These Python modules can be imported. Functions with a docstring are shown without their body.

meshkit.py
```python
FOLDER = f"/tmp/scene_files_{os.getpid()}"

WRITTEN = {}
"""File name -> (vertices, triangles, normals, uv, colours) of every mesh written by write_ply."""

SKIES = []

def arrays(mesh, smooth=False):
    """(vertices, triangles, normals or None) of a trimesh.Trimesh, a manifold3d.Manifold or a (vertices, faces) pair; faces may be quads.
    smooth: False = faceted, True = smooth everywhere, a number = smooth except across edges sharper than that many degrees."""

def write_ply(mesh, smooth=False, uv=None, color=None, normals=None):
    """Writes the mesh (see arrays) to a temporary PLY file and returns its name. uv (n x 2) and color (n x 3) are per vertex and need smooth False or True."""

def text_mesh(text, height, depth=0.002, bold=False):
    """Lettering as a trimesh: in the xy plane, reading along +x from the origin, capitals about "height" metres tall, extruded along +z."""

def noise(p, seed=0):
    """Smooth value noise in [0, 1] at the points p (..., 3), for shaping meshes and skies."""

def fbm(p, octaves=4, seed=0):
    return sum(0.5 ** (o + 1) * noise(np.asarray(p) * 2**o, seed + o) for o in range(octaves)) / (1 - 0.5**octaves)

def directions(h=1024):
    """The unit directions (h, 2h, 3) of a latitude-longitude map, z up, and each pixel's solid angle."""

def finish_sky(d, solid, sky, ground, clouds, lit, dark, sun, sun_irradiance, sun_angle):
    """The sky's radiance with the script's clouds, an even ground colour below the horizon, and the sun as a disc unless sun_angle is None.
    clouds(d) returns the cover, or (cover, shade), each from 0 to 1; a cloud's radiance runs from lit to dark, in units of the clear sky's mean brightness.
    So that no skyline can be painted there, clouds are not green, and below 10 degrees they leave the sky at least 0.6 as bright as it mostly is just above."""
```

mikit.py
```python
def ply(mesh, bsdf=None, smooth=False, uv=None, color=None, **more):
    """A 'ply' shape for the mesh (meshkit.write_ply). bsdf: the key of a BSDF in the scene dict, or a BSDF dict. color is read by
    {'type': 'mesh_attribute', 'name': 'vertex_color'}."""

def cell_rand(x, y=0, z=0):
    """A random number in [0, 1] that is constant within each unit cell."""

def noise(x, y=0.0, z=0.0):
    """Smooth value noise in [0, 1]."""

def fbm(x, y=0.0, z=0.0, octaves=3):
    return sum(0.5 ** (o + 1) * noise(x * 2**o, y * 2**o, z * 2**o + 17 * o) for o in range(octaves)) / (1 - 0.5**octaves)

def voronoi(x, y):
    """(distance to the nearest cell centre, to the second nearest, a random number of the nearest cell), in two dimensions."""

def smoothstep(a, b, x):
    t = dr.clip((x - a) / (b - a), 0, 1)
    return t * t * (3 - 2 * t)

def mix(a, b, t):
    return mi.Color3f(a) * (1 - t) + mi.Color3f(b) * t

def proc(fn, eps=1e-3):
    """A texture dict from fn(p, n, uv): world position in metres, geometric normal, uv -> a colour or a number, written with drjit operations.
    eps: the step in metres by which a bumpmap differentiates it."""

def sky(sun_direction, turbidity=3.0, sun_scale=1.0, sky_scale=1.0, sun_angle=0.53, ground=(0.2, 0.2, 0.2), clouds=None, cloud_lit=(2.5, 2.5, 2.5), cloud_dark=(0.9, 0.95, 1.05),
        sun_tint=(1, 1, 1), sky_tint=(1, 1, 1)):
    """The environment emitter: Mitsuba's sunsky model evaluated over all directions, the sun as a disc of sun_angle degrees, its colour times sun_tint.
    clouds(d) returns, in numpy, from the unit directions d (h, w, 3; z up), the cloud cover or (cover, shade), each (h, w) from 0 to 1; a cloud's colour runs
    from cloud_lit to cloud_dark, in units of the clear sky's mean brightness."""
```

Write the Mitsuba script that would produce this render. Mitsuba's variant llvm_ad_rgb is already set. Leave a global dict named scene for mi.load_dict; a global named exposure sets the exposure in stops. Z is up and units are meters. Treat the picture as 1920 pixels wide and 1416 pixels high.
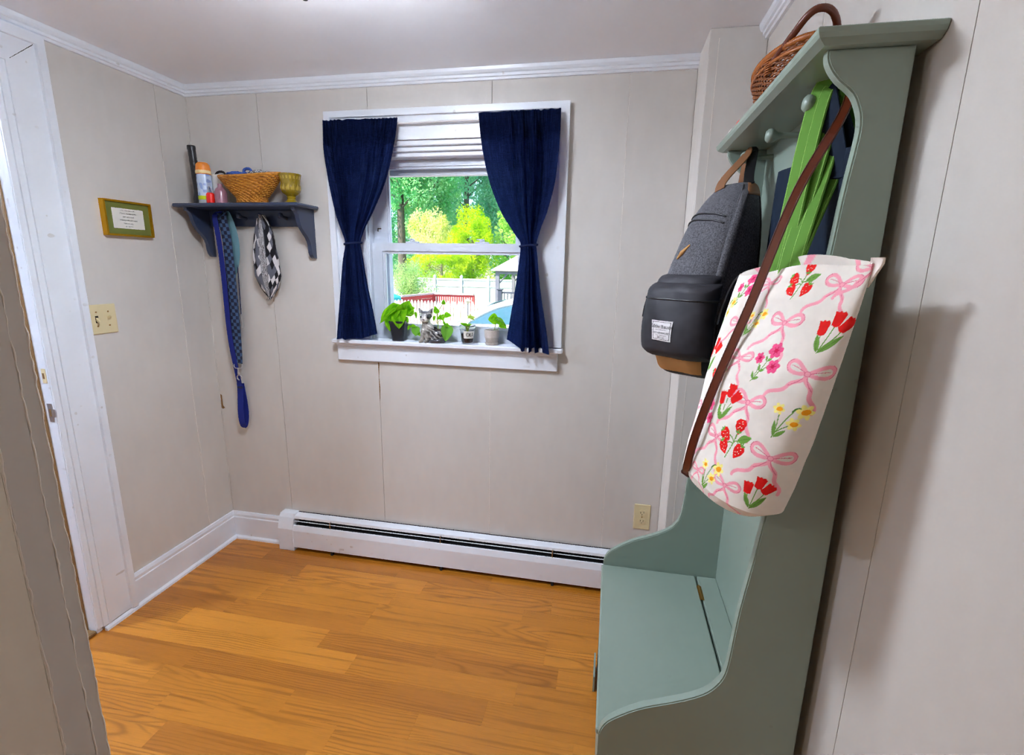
import math, random
import numpy as np, trimesh, shapely
import shapely.geometry as sg
from shapely import affinity
from shapely.ops import unary_union
import manifold3d as m3
import mitsuba as mi, drjit as dr
import mikit, meshkit
from mikit import proc, noise, fbm, voronoi, cell_rand, smoothstep, mix

T = mi.ScalarTransform4f
rng = np.random.default_rng(7)
random.seed(7)
scene, labels = {}, {}

# ------------------------------------------------------------------ camera, sky, exposure
CR = np.array([[0.98073, 0.19465, 0.0165], [0.05834, -0.21122, -0.9757], [-0.18644, 0.95786, -0.21851]])
CO = np.array([1.9168, -2.0981, 1.4440])
scene['camera'] = {'type': 'perspective', 'fov': math.degrees(2 * math.atan(960 / 928.18)), 'fov_axis': 'x', 'near_clip': 0.02, 'far_clip': 500.0,
                   'to_world': T().look_at(origin=CO.tolist(), target=(CO + CR[2]).tolist(), up=(-CR[1]).tolist())}
SUN = (-0.55, -0.55, 0.75)
scene['sky'] = mikit.sky(SUN, turbidity=3.0, sun_scale=8.0, sky_scale=12.0, ground=(0.25, 0.27, 0.2))
exposure = 0.25
LAMP_ROOM, UNSEEN_LAMP_HALL, UNSEEN_LAMP_SIDE = 95.0, 35.0, 125.0  # the hall and side lamps are both out of view


# ------------------------------------------------------------------ helpers
def lin(r, g, b):
    c = np.array([r, g, b]) / 255.0
    return [float(x) for x in np.where(c < 0.04045, c / 12.92, ((c + 0.055) / 1.055) ** 2.4)]


def mat(name, rgb=None, rough=0.6, metal=0.0, spec=0.4, tex=None, bump=None, bump_scale=1.0, **kw):
    b = {'type': 'principled', 'base_color': tex or {'type': 'rgb', 'value': rgb}, 'roughness': rough, 'metallic': metal, 'specular': spec, **kw}
    if bump:
        b = {'type': 'bumpmap', 'arbitrary': bump, 'bsdf': b, 'scale': bump_scale}
    scene['m_' + name] = {'type': 'twosided', 'bsdf': b}
    return 'm_' + name


def thinmat(name, rgb=None, tex=None, trans=0.8, rough=0.6):
    scene['m_' + name] = {'type': 'principledthin', 'base_color': tex or {'type': 'rgb', 'value': rgb}, 'roughness': rough, 'diff_trans': trans, 'eta': 1.35}
    return 'm_' + name


def num(key):
    if key not in scene and key not in labels:
        return key
    k = 1
    while f'{key}_{k:03d}' in scene or f'{key}_{k:03d}' in labels:
        k += 1
    return f'{key}_{k:03d}'


def tri(mesh):
    if hasattr(mesh, 'to_mesh'):
        q = mesh.to_mesh()
        return trimesh.Trimesh(q.vert_properties[:, :3], q.tri_verts, process=False)
    if isinstance(mesh, (tuple, list)):
        v, f = np.asarray(mesh[0], float), np.asarray(mesh[1], int)
        if f.shape[1] == 4:
            f = np.vstack([f[:, [0, 1, 2]], f[:, [0, 2, 3]]])
        return trimesh.Trimesh(v, f, process=False)
    return mesh


def add(key, mesh, m, smooth=False, label=None, cat=None, group=None, kind=None, uv=None, color=None):
    key = num(key)
    scene[key] = mikit.ply(tri(mesh), m, smooth=smooth, uv=uv, color=color)
    note(key, label, cat, group, kind)
    return key


def note(key, label=None, cat=None, group=None, kind=None):
    d = {k: v for k, v in (('label', label), ('category', cat), ('group', group), ('kind', kind)) if v}
    if d:
        labels[key] = d


def thing(name, label, cat, group=None):
    key = num(name)
    note(key, label, cat, group)
    return key


def part(parent, name, mesh, m, smooth=False, **kw):
    return add(parent + '__' + name, mesh, m, smooth, **kw)


def cat_(ms):
    return trimesh.util.concatenate([tri(m) for m in ms])


def box(x0, x1, y0, y1, z0, z1, bev=0.0):
    lo, hi = np.minimum([x0, y0, z0], [x1, y1, z1]), np.maximum([x0, y0, z0], [x1, y1, z1])
    if bev <= 0:
        b = trimesh.creation.box(extents=hi - lo)
        b.apply_translation((lo + hi) / 2)
        return b
    bev = min(bev, 0.49 * float((hi - lo).min()))
    pts = []
    for ax in range(3):
        for c in np.ndindex(2, 2, 2):
            p = np.where(np.array(c) == 0, lo + bev, hi - bev)
            p[ax] = lo[ax] if c[ax] == 0 else hi[ax]
            pts.append(p)
    return trimesh.convex.convex_hull(np.array(pts))


def extr(poly, axis, a, b):
    """shapely polygon in the plane of the two other axes (x: (y,z), y: (x,z), z: (x,y)) extruded from a to b along axis."""
    out = []
    for g in getattr(poly, 'geoms', [poly]):
        e = trimesh.creation.extrude_polygon(g, abs(b - a), engine='earcut')
        v = e.vertices
        h = min(a, b) + v[:, 2]
        w = {'x': np.stack([h, v[:, 0], v[:, 1]], 1), 'y': np.stack([v[:, 0], h, v[:, 1]], 1), 'z': np.stack([v[:, 0], v[:, 1], h], 1)}[axis]
        f = e.faces[:, ::-1] if axis == 'y' else e.faces
        out.append(trimesh.Trimesh(w, f, process=False))
    return trimesh.util.concatenate(out)


def spline(pts, n):
    pts = np.asarray(pts, float)
    if len(pts) < 3:
        t = np.linspace(0, 1, n)[:, None]
        return pts[0] * (1 - t) + pts[-1] * t
    from scipy.interpolate import CubicSpline
    d = np.r_[0, np.cumsum(np.linalg.norm(np.diff(pts, axis=0), axis=1) ** 0.6)]
    return CubicSpline(d, pts)(np.linspace(0, d[-1], n))


def frames(p, up=None):
    t = np.gradient(p, axis=0)
    t /= np.linalg.norm(t, axis=1, keepdims=True) + 1e-12
    if up is not None:
        n = np.broadcast_to(np.asarray(up, float), p.shape)
        n = n - (n * t).sum(1, keepdims=True) * t
        n = n / (np.linalg.norm(n, axis=1, keepdims=True) + 1e-12)
        return t, n, np.cross(t, n)
    n = np.zeros_like(p)
    a = np.array([0, 0, 1.0]) if abs(t[0, 2]) < 0.9 else np.array([1.0, 0, 0])
    n[0] = np.cross(t[0], a)
    for i in range(len(p)):
        q = n[i - 1] if i else n[0]
        q = q - q.dot(t[i]) * t[i]
        n[i] = q / (np.linalg.norm(q) + 1e-12)
    return t, n, np.cross(t, n)


def sweep(path, section, up=None, scale=None, closed=False, caps=True):
    """section: (k,2) loop in (n, b); path (N,3)."""
    p = np.asarray(path, float)
    t, n, b = frames(p, up)
    s = np.ones(len(p)) if scale is None else np.asarray(scale, float)
    k, N = len(section), len(p)
    v = (p[:, None] + s[:, None, None] * (section[None, :, :1] * n[:, None] + section[None, :, 1:] * b[:, None])).reshape(-1, 3)
    f = []
    for i in range(N if closed else N - 1):
        a, c = i * k, ((i + 1) % N) * k
        for j in range(k):
            f.append([a + j, a + (j + 1) % k, c + (j + 1) % k, c + j])
    f = np.array(f)
    f = np.vstack([f[:, [0, 1, 2]], f[:, [0, 2, 3]]])
    if caps and not closed:
        c0, c1 = len(v), len(v) + 1
        v = np.vstack([v, p[0], p[-1]])
        e = (N - 1) * k
        f = np.vstack([f, [[c0, (j + 1) % k, j] for j in range(k)], [[c1, e + j, e + (j + 1) % k] for j in range(k)]])
    return trimesh.Trimesh(v, f, process=False)


def circ(r, k=10):
    a = np.arange(k) * 2 * np.pi / k
    return np.stack([r * np.cos(a), r * np.sin(a)], 1)


def tube(path, r, k=8, closed=False):
    r = np.asarray(r, float)
    if r.ndim:
        return sweep(path, circ(1.0, k), scale=np.interp(np.linspace(0, 1, len(path)), np.linspace(0, 1, len(r)), r))
    return sweep(path, circ(float(r), k), closed=closed)


def rrect(w, t, e=0.3):
    c = min(w, t) * e
    return np.array([[-w / 2 + c, -t / 2], [w / 2 - c, -t / 2], [w / 2, -t / 2 + c], [w / 2, t / 2 - c], [w / 2 - c, t / 2], [-w / 2 + c, t / 2], [-w / 2, t / 2 - c], [-w / 2, -t / 2 + c]])


def ribbon(path, w, t, normal, scale=None):
    """a strap: thickness t along normal, width w across."""
    return sweep(path, rrect(t, w, 0.3), up=normal, scale=scale)


def lathe(profile, n=32, center=(0, 0, 0), axis='z'):
    """profile: (r, h) pairs, from bottom outside up; closed solids come from profiles that start and end at r=0."""
    p = np.asarray(profile, float)
    a = np.arange(n) * 2 * np.pi / n
    v = np.stack([p[:, None, 0] * np.cos(a), p[:, None, 0] * np.sin(a), np.repeat(p[:, 1:2], n, 1)], -1).reshape(-1, 3)
    f = []
    for i in range(len(p) - 1):
        for j in range(n):
            q = [i * n + j, i * n + (j + 1) % n, (i + 1) * n + (j + 1) % n, (i + 1) * n + j]
            if p[i, 0] > 1e-9:
                f.append([q[0], q[1], q[2]] if p[i + 1, 0] > 1e-9 else [q[0], q[1], q[3]])
            if p[i + 1, 0] > 1e-9:
                f.append([q[0], q[2], q[3]])
    f = np.array(f)
    if axis == 'x':
        v = v[:, [2, 0, 1]]
    elif axis == 'y':
        v = v[:, [1, 2, 0]]
    return trimesh.Trimesh(v + np.asarray(center), f, process=False)


def grid(P, flip=False, wrap=False):
    """P (nu, nv, 3) -> mesh of triangles; returns mesh (verts order = P.reshape)."""
    nu, nv = P.shape[:2]
    i, j = np.meshgrid(np.arange(nu if wrap else nu - 1), np.arange(nv - 1), indexing='ij')
    a, b = i * nv + j, ((i + 1) % nu) * nv + j
    q = np.stack([a, b, b + 1, a + 1], -1).reshape(-1, 4)
    f = np.vstack([q[:, [0, 1, 2]], q[:, [0, 2, 3]]])
    return trimesh.Trimesh(P.reshape(-1, 3), f[:, ::-1] if flip else f, process=False)


def thick(P, th):
    """a closed sheet of thickness th from the grid P."""
    du, dv = np.gradient(P, axis=0), np.gradient(P, axis=1)
    n = np.cross(du, dv)
    n /= np.linalg.norm(n, axis=-1, keepdims=True) + 1e-12
    A, B = P + n * th / 2, P - n * th / 2
    nu, nv = P.shape[:2]
    m = cat_([grid(A), grid(B, flip=True)])
    off = nu * nv
    e = [(i, 0) for i in range(nu)] + [(nu - 1, j) for j in range(1, nv)] + [(i, nv - 1) for i in range(nu - 2, -1, -1)] + [(0, j) for j in range(nv - 2, 0, -1)]
    e = [i * nv + j for i, j in e]
    f = []
    for a, b in zip(e, e[1:] + e[:1]):
        f += [[a, b, off + b], [a, off + b, off + a]]
    return trimesh.Trimesh(m.vertices, np.vstack([m.faces, f]), process=False)


def hull_bones(bones, seg=16):
    out = None
    for a, ra, b, rb in bones:
        h = m3.Manifold.batch_hull([m3.Manifold.sphere(ra, seg).translate(tuple(map(float, a))), m3.Manifold.sphere(rb, seg).translate(tuple(map(float, b)))])
        out = h if out is None else out + h
    return out


def soft(man, length, it=10):
    t = tri(man.refine_to_length(length))
    t.merge_vertices()
    trimesh.smoothing.filter_taubin(t, iterations=it)
    return t


def rot(mesh, ang, axis, point=(0, 0, 0)):
    m = tri(mesh).copy()
    m.apply_transform(trimesh.transformations.rotation_matrix(ang, axis, point))
    return m


def move(mesh, d):
    m = tri(mesh).copy()
    m.apply_translation(d)
    return m


def text(s, h, depth, origin, right, up, center=True, bold=False):
    t = meshkit.text_mesh(s, h, depth, bold)
    r, u = np.asarray(right, float), np.asarray(up, float)
    n = np.cross(r, u)
    v = t.vertices.copy()
    if center:
        v[:, 0] -= (v[:, 0].min() + v[:, 0].max()) / 2
    w = np.asarray(origin) + v[:, :1] * r + v[:, 1:2] * u + v[:, 2:] * n
    return trimesh.Trimesh(w, t.faces, process=False)


# ------------------------------------------------------------------ materials
WALLC = lin(203, 199, 193)


def wall_tex(p, n, uv):
    a = fbm(p.x * 3 + 7, p.y * 3, p.z * 3, 3)
    s = fbm(p.x * 38, p.y * 38, p.z * 9, 2)
    return mix(mi.Color3f(WALLC) * 0.95, mi.Color3f(WALLC) * 1.04, a) * (0.975 + 0.05 * s)


def wall_bump(p, n, uv):
    return fbm(p.x * 60, p.y * 60, p.z * 60, 2) + 3 * noise(p.x * 7, p.y * 7, p.z * 4)


M_WALL = mat('wall', tex=proc(wall_tex), rough=0.55, spec=0.35, bump=proc(wall_bump, 2e-3), bump_scale=0.0006)


def white_tex(p, n, uv):
    d = smoothstep(0.84, 0.92, noise(p.x * 46, p.y * 46, p.z * 46)) * smoothstep(0.55, 0.7, noise(p.x * 9, p.y * 9, p.z * 5))
    a = fbm(p.x * 5, p.y * 5, p.z * 5, 2)
    base = mix(lin(218, 223, 230), lin(230, 236, 244), a)
    return mix(base, lin(176, 168, 158), 0.5 * d)


M_WHITE = mat('white_trim', tex=proc(white_tex), rough=0.38, spec=0.45)
M_VINYL = mat('vinyl', lin(206, 213, 224), 0.35)
M_CEIL = mat('ceiling', lin(233, 235, 240), 0.35, spec=0.35)
M_CAULK = mat('caulk', lin(228, 222, 214), 0.5)


def floor_tex(p, n, uv):
    strip = dr.floor(uv.x / 10)
    u, v = uv.x, uv.y
    r1, r2, r3 = cell_rand(strip, 3), cell_rand(strip, 5), cell_rand(strip, 9)
    tone = mix(lin(182, 114, 34), lin(198, 127, 41), r1)
    tone = mix(tone, mi.Color3f(lin(150, 87, 28)), 0.45 * smoothstep(0.70, 0.80, r2))
    lu = u - 10 * strip - 5
    w = fbm(u * 2.6, v * 13, strip, 3)
    # cathedral figure: arches along a wandering centre line, straight grain beside it
    cv = v - 0.0955 * dr.floor(v / 0.0955) - 0.03 - 0.035 * r1
    arch = lu * (10 + 14 * r3) * dr.select(r2 > 0.5, 1.0, -1.0) + cv * cv * (2600 + 2600 * r1)
    straight = v * 620 + lu * (r2 - 0.5) * 14
    figure = smoothstep(0.35, 0.6, r3)
    ph = arch * figure + straight * (1 - figure) + 26 * w
    ring = 0.5 + 0.5 * dr.sin(ph)
    ring = ring * ring
    vis = smoothstep(0.3, 0.72, noise(u * 2.4, v * 12, strip + 40))
    fine = 0.5 * noise(u * 14, v * 900, strip) + 0.5 * noise(u * 40, v * 420, strip + 7)
    c = tone * (0.9 + 0.2 * w)
    c = mix(c, mi.Color3f(lin(124, 66, 10)), 0.50 * ring * ring * vis)
    streak = smoothstep(0.56, 0.8, fbm(lu * 2.2 + 60 * r1, v * 95, strip + 11, 3))
    c = mix(c, mi.Color3f(lin(132, 72, 14)), 0.45 * streak)
    return c * (0.9 + 0.16 * fine)


M_FLOOR = mat('floor_oak', tex=proc(floor_tex), rough=0.3, spec=0.45)
M_SUBFLOOR = mat('floor_base', lin(150, 88, 34), 0.5)


def sage_tex(p, n, uv):
    a = fbm(p.x * 6, p.y * 6, p.z * 3, 3)
    s = smoothstep(0.83, 0.9, noise(p.x * 60, p.y * 60, p.z * 60)) * smoothstep(0.6, 0.75, noise(p.x * 7, p.y * 7, p.z * 7))
    return mix(mix(lin(126, 142, 130), lin(137, 152, 140), a), lin(120, 122, 110), 0.5 * s)


M_SAGE = mat('sage_paint', tex=proc(sage_tex), rough=0.42, spec=0.4)
M_NAVYPAINT = mat('shelf_paint', lin(44, 54, 76), 0.3)
M_IVORY = mat('ivory', lin(214, 200, 158), 0.4)
M_BLACK = mat('black', lin(22, 22, 24), 0.35)
M_BLACKMATTE = mat('black_matte', lin(18, 18, 20), 0.8)
M_CHROME = mat('chrome', lin(205, 205, 208), 0.22, metal=1.0)
M_BRASS = mat('old_brass', lin(150, 112, 52), 0.4, metal=0.8)
M_DARKGAP = mat('gap', lin(40, 34, 28), 0.9)
M_GOLD = mat('gold_frame', lin(190, 142, 24), 0.35, metal=0.7)
M_OLIVE = mat('olive_mat', lin(98, 104, 44), 0.8)
M_PAPER = mat('paper', lin(222, 220, 212), 0.7)
M_INK = mat('ink', lin(40, 38, 36), 0.8)
M_BROWNWOOD = mat('brown_wood', lin(122, 92, 54), 0.6)
scene['m_pane'] = {'type': 'thindielectric', 'int_ior': 1.5}
scene['m_glass'] = {'type': 'dielectric', 'int_ior': 1.5}
PANE = 'm_pane'

# ================================================================== THE ROOM
W, H = 2.357, 2.2
YP = -1.70                 # the partition's face towards this room
WX0, WX1, WZ0, WZ1 = 0.80, 1.615, 1.085, 1.95


def S(key, mesh, m, smooth=False, **kw):
    return add(key, mesh, m, smooth, kind='structure', **kw)


# floor: base and laminate strips
S('floor', box(-0.6, W + 0.1, -5.2, 0.15, -0.08, -0.0055), M_SUBFLOOR)
PW = 0.0955
known = {1: [1.152], 3: [0.4636, 1.004], 4: [1.004], 6: [1.674], 7: [0.462, 1.5877], 9: [1.1366], 2: [0.518], 5: [0.25]}
idx = 0
for r in range(-1, 22):
    y1 = -0.1595 - PW * (r - 1)
    y0 = y1 - PW
    y1 = min(y1, -0.001)
    xs = sorted(known.get(r, [float(rng.uniform(0.1, 0.7))]))
    while xs[-1] < W - 0.3:
        xs.append(xs[-1] + float(rng.uniform(0.45, 0.75)))
    if xs[0] > 0.75:
        xs = [xs[0] - 0.62] + xs
    xs = [0.001] + [x for x in xs if 0.05 < x < W - 0.05] + [W - 0.001]
    for a, b in zip(xs, xs[1:]):
        g = 0.00012
        m = trimesh.creation.box(extents=[b - a - 2 * g, y1 - y0 - 2 * g, 0.0055])
        m.apply_translation([(a + b) / 2, (y0 + y1) / 2, -0.00275])
        uv = np.stack([10 * idx + 5 + (m.vertices[:, 0] - (a + b) / 2), m.vertices[:, 1]], 1)
        add('floor__plank', m, M_FLOOR, uv=uv)
        idx += 1

S('ceiling', box(-0.02, W + 0.15, -5.2, 0.15, H, H + 0.1), M_CEIL)


def rect(a, b, c, d):
    return sg.box(a, c, b, d)


hole = rect(WX0, WX1, WZ0, WZ1)
wall2 = rect(-0.15, W + 0.15, -0.1, H + 0.1).difference(hole)
S('wall_back', extr(wall2, 'y', 0.008, 0.16), M_WALL)
seams = [0.0, 0.3566, 0.8743, 1.4089, 1.9403, 2.18]
for a, b in zip(seams, seams[1:]):
    pg = rect(a + 0.0009, b - 0.0009, 0.0, H - 0.001).difference(hole)
    add('wall_back__panel', extr(pg, 'y', 0.0, 0.0078), M_WALL)
for x, z1 in ((1.4089, 1.0), (1.9403, 2.15)):
    zz = np.linspace(0.19, z1, 60)
    add('wall_back__caulk_line', tube(np.stack([x + 0.001 * (meshkit.noise(np.stack([zz * 20, zz * 0, zz * 0 + x], 1)) - 0.5), zz * 0 + 0.0006, zz], 1), 0.0012, 6), M_CAULK, True)
# a split at the seam under the window, a chip in the corner
add('wall_back__crack', extr(sg.Polygon([(0.8735, 1.0), (0.8795, 0.997), (0.8755, 0.93), (0.879, 0.88), (0.8748, 0.80), (0.8742, 0.9)]), 'y', -0.0012, 0.0), M_BROWNWOOD)
add('wall_back__chip', extr(sg.Polygon([(0.003, 0.79), (0.012, 0.785), (0.013, 0.73), (0.022, 0.72), (0.012, 0.712), (0.004, 0.72)]), 'y', -0.0015, 0.0), M_BROWNWOOD)

DY0, DY1, DZ1 = -0.755, -1.52, 2.05      # the doorway in the left wall
doorhole = rect(DY1, DY0, -0.2, DZ1)
S('wall_left', extr(rect(-5.2, 0.16, -0.1, H + 0.1).difference(doorhole), 'x', -0.13, -0.008), M_WALL)
lse = [0.0, -0.161, -0.70]
for a, b in zip(lse, lse[1:]):
    add('wall_left__panel', extr(rect(b + 0.0009, a - 0.0009, 0, H - 0.001), 'x', -0.0078, 0.0), M_WALL)
add('wall_left__panel', extr(rect(YP - 0.1, -0.7018, 0, H - 0.001).difference(doorhole), 'x', -0.0078, 0.0), M_WALL)
zz = np.linspace(0.16, 1.86, 90)
wob = lambda z, s, a: a * (meshkit.noise(np.stack([z * 25, z * 0, z * 0 + s], 1)) - 0.5)
add('wall_left__caulk_line', tube(np.stack([zz * 0 + 0.0003, -0.161 + wob(zz, 3, 0.003), zz], 1), 0.0014, 6), M_CAULK, True)
zz = np.linspace(0.16, 2.15, 110)
add('wall_left__corner_caulk', tube(np.stack([0.002 + wob(zz, 5, 0.003), zz * 0 - 0.002 + wob(zz, 6, 0.003), zz], 1), 0.0022 , 6), M_WALL, True)

S('wall_right', box(W + 0.008, W + 0.15, -5.2, 0.16, -0.1, H + 0.1), M_WALL)
rse = [0.0, -0.70, -1.275, -1.85, -2.5]
for a, b in zip(rse, rse[1:]):
    add('wall_right__panel', box(W, W + 0.0078, b + 0.0009, a - 0.0009, 0, H - 0.001), M_WALL)
# boxed-in corner post
S('wall_column', cat_([box(2.18, W, -0.22, -0.0005, 0, H - 0.0005, 0.003)]), M_WALL)
add('wall_column__panel_seam', box(2.2085, 2.2105, -0.2212, -0.2195, 0.14, 2.17), M_CAULK)

# partition with the opening the picture is taken through
S('wall_partition', box(-0.01, 1.3315, -1.7455, YP, 0, H), M_WALL)
add('wall_partition__edge_strip', box(1.3317, 1.3330, -1.7155, YP, 0, H), M_WALL)
add('wall_partition__edge_strip', box(1.3317, 1.3345, -1.7455, -1.7157, 0, H, 0.001), M_WALL)
zz = np.linspace(0, H, 520)


def ridge(x, y, s, sx=0.3):
    w = meshkit.fbm(np.stack([zz * 24, zz * 0 + s, zz * 0], 1), 3) - 0.5
    w2 = meshkit.noise(np.stack([zz * 130, zz * 0 + s, zz * 0 + 3], 1)) - 0.5
    return tube(np.stack([x + 0.0022 * w * sx + 0.0008 * w2, y + 0.0016 * w2 + 0.003 * w * (1 - sx), zz], 1), 0.0006 + 0.0007 * meshkit.noise(np.stack([zz * 60, zz * 0 + s, zz * 0], 1)), 6)


for x, y, s in ((1.3328, -1.7006, 1), (1.3342, -1.7158, 2), (1.3342, -1.7452, 3)):
    add('wall_partition__paint_ridge', ridge(x, y, s), M_CAULK, True)
S('wall_partition_header', box(1.3335, W, -1.80, YP, 2.06, H), M_WALL)

# crown mouldings
crown = [(0, 2.158), (0.010, 2.158), (0.0125, 2.166), (0.019, 2.168), (0.0195, 2.177), (0.026, 2.180), (0.030, 2.188), (0.032, 2.1995), (0, 2.1995)]
S('trim_1', extr(sg.Polygon([(-d, z) for d, z in crown]), 'x', 0.0, 2.18), M_WHITE)                       # back wall
S('trim_2', extr(sg.Polygon([(d, z) for d, z in crown]), 'y', -1.70, 0.0), M_WHITE)                       # left wall
S('trim_3', extr(sg.Polygon([(W - d, z) for d, z in crown]), 'y', -1.70, -0.2205), M_WHITE)               # right wall
# baseboards
base = [(0, 0), (0.016, 0), (0.016, 0.118), (0.012, 0.122), (0.013, 0.135), (0.008, 0.147), (0, 0.148)]
shoe = [(0.016, 0.0), (0.029, 0.0), (0.027, 0.009), (0.016, 0.016)]
S('baseboard_left', extr(sg.Polygon(base), 'y', -0.594, -0.0), M_WHITE)
add('baseboard_left__shoe_moulding', extr(sg.Polygon(shoe), 'y', -0.735, -0.012), M_WHITE)
S('baseboard_back', extr(sg.Polygon([(-d, z) for d, z in base]), 'x', 0.0, 0.318), M_WHITE)
add('baseboard_back__shoe_moulding', extr(sg.Polygon([(-d, z) for d, z in shoe]), 'x', 0.016, 0.318), M_WHITE)
S('baseboard_right', extr(sg.Polygon([(W - d * 0.7, z) for d, z in base]), 'y', -1.70, -0.2205), M_WHITE)

# left doorway: casing, jamb, stop, strike plates
d1 = 'door_1'
S(d1, extr(rect(-1.66, -0.594, 0.017, 2.158).difference(rect(DY1 + 0.02, -0.735, -0.2, DZ1 - 0.02)), 'x', 0.0, 0.014), M_WHITE)
fr = rect(-1.66, -0.594, 0.017, 2.1578).difference(rect(-1.63, -0.619, -0.2, 2.128))
part(d1, 'outer_bead', extr(fr, 'x', 0.0141, 0.026), M_WHITE)
fr = rect(DY1 + 0.005, -0.7, 0.017, DZ1 + 0.015).difference(rect(DY1 + 0.02, -0.735, -0.2, DZ1 - 0.02))
part(d1, 'inner_bead', extr(rect(-1.56, -0.706, 0.017, DZ1 + 0.012).difference(rect(DY1 + 0.02, -0.716, -0.2, DZ1)), 'x', 0.0141, 0.020), M_WHITE)
part(d1, 'jamb', cat_([box(-0.135, 0.002, -0.7555, -0.7352, 0.0, DZ1 - 0.02), box(-0.135, 0.002, DY1, DY1 + 0.02, 0.0, DZ1 - 0.02), box(-0.135, 0.002, DY1, -0.735, DZ1 - 0.02, DZ1)]), M_WHITE)
part(d1, 'jamb_bead', box(0.002, 0.008, -0.7535, -0.7352, 0.017, DZ1 - 0.02), M_WHITE)
part(d1, 'door_stop', box(-0.075, -0.0375, -0.759, -0.7556, 0.0, DZ1 - 0.02), M_BROWNWOOD, label='bare brown wooden stop strip')
part(d1, 'head_mitre', extr(sg.Polygon([(-0.70, 2.06), (-0.6985, 2.06), (-0.622, 2.126), (-0.6235, 2.127)]), 'x', 0.0141, 0.0146), M_DARKGAP)
part(d1, 'threshold', box(-0.14, 0.004, DY1, -0.757, 0.0005, 0.016, 0.004), M_BROWNWOOD)
for zc, hh, nm in ((0.9094, 0.034, 'latch_strike_plate'), (1.0432, 0.026, 'bolt_strike_plate')):
    k = part(d1, nm, cat_([box(-0.0245 if nm[0] == 'l' else -0.022, -0.004, -0.7572, -0.7556, zc - hh, zc + hh, 0.0006)] + ([box(-0.004, 0.007, -0.7572, -0.7556, zc - 0.016, zc + 0.014, 0.0006)] if nm[0] == 'l' else [])), M_CHROME if nm[0] == 'l' else M_IVORY, label='worn metal strike plate')
    part(k, 'mortise', box(-0.0185, -0.010, -0.7576, -0.7566, zc - 0.4 * hh, zc + 0.4 * hh), M_BROWNWOOD)
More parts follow.
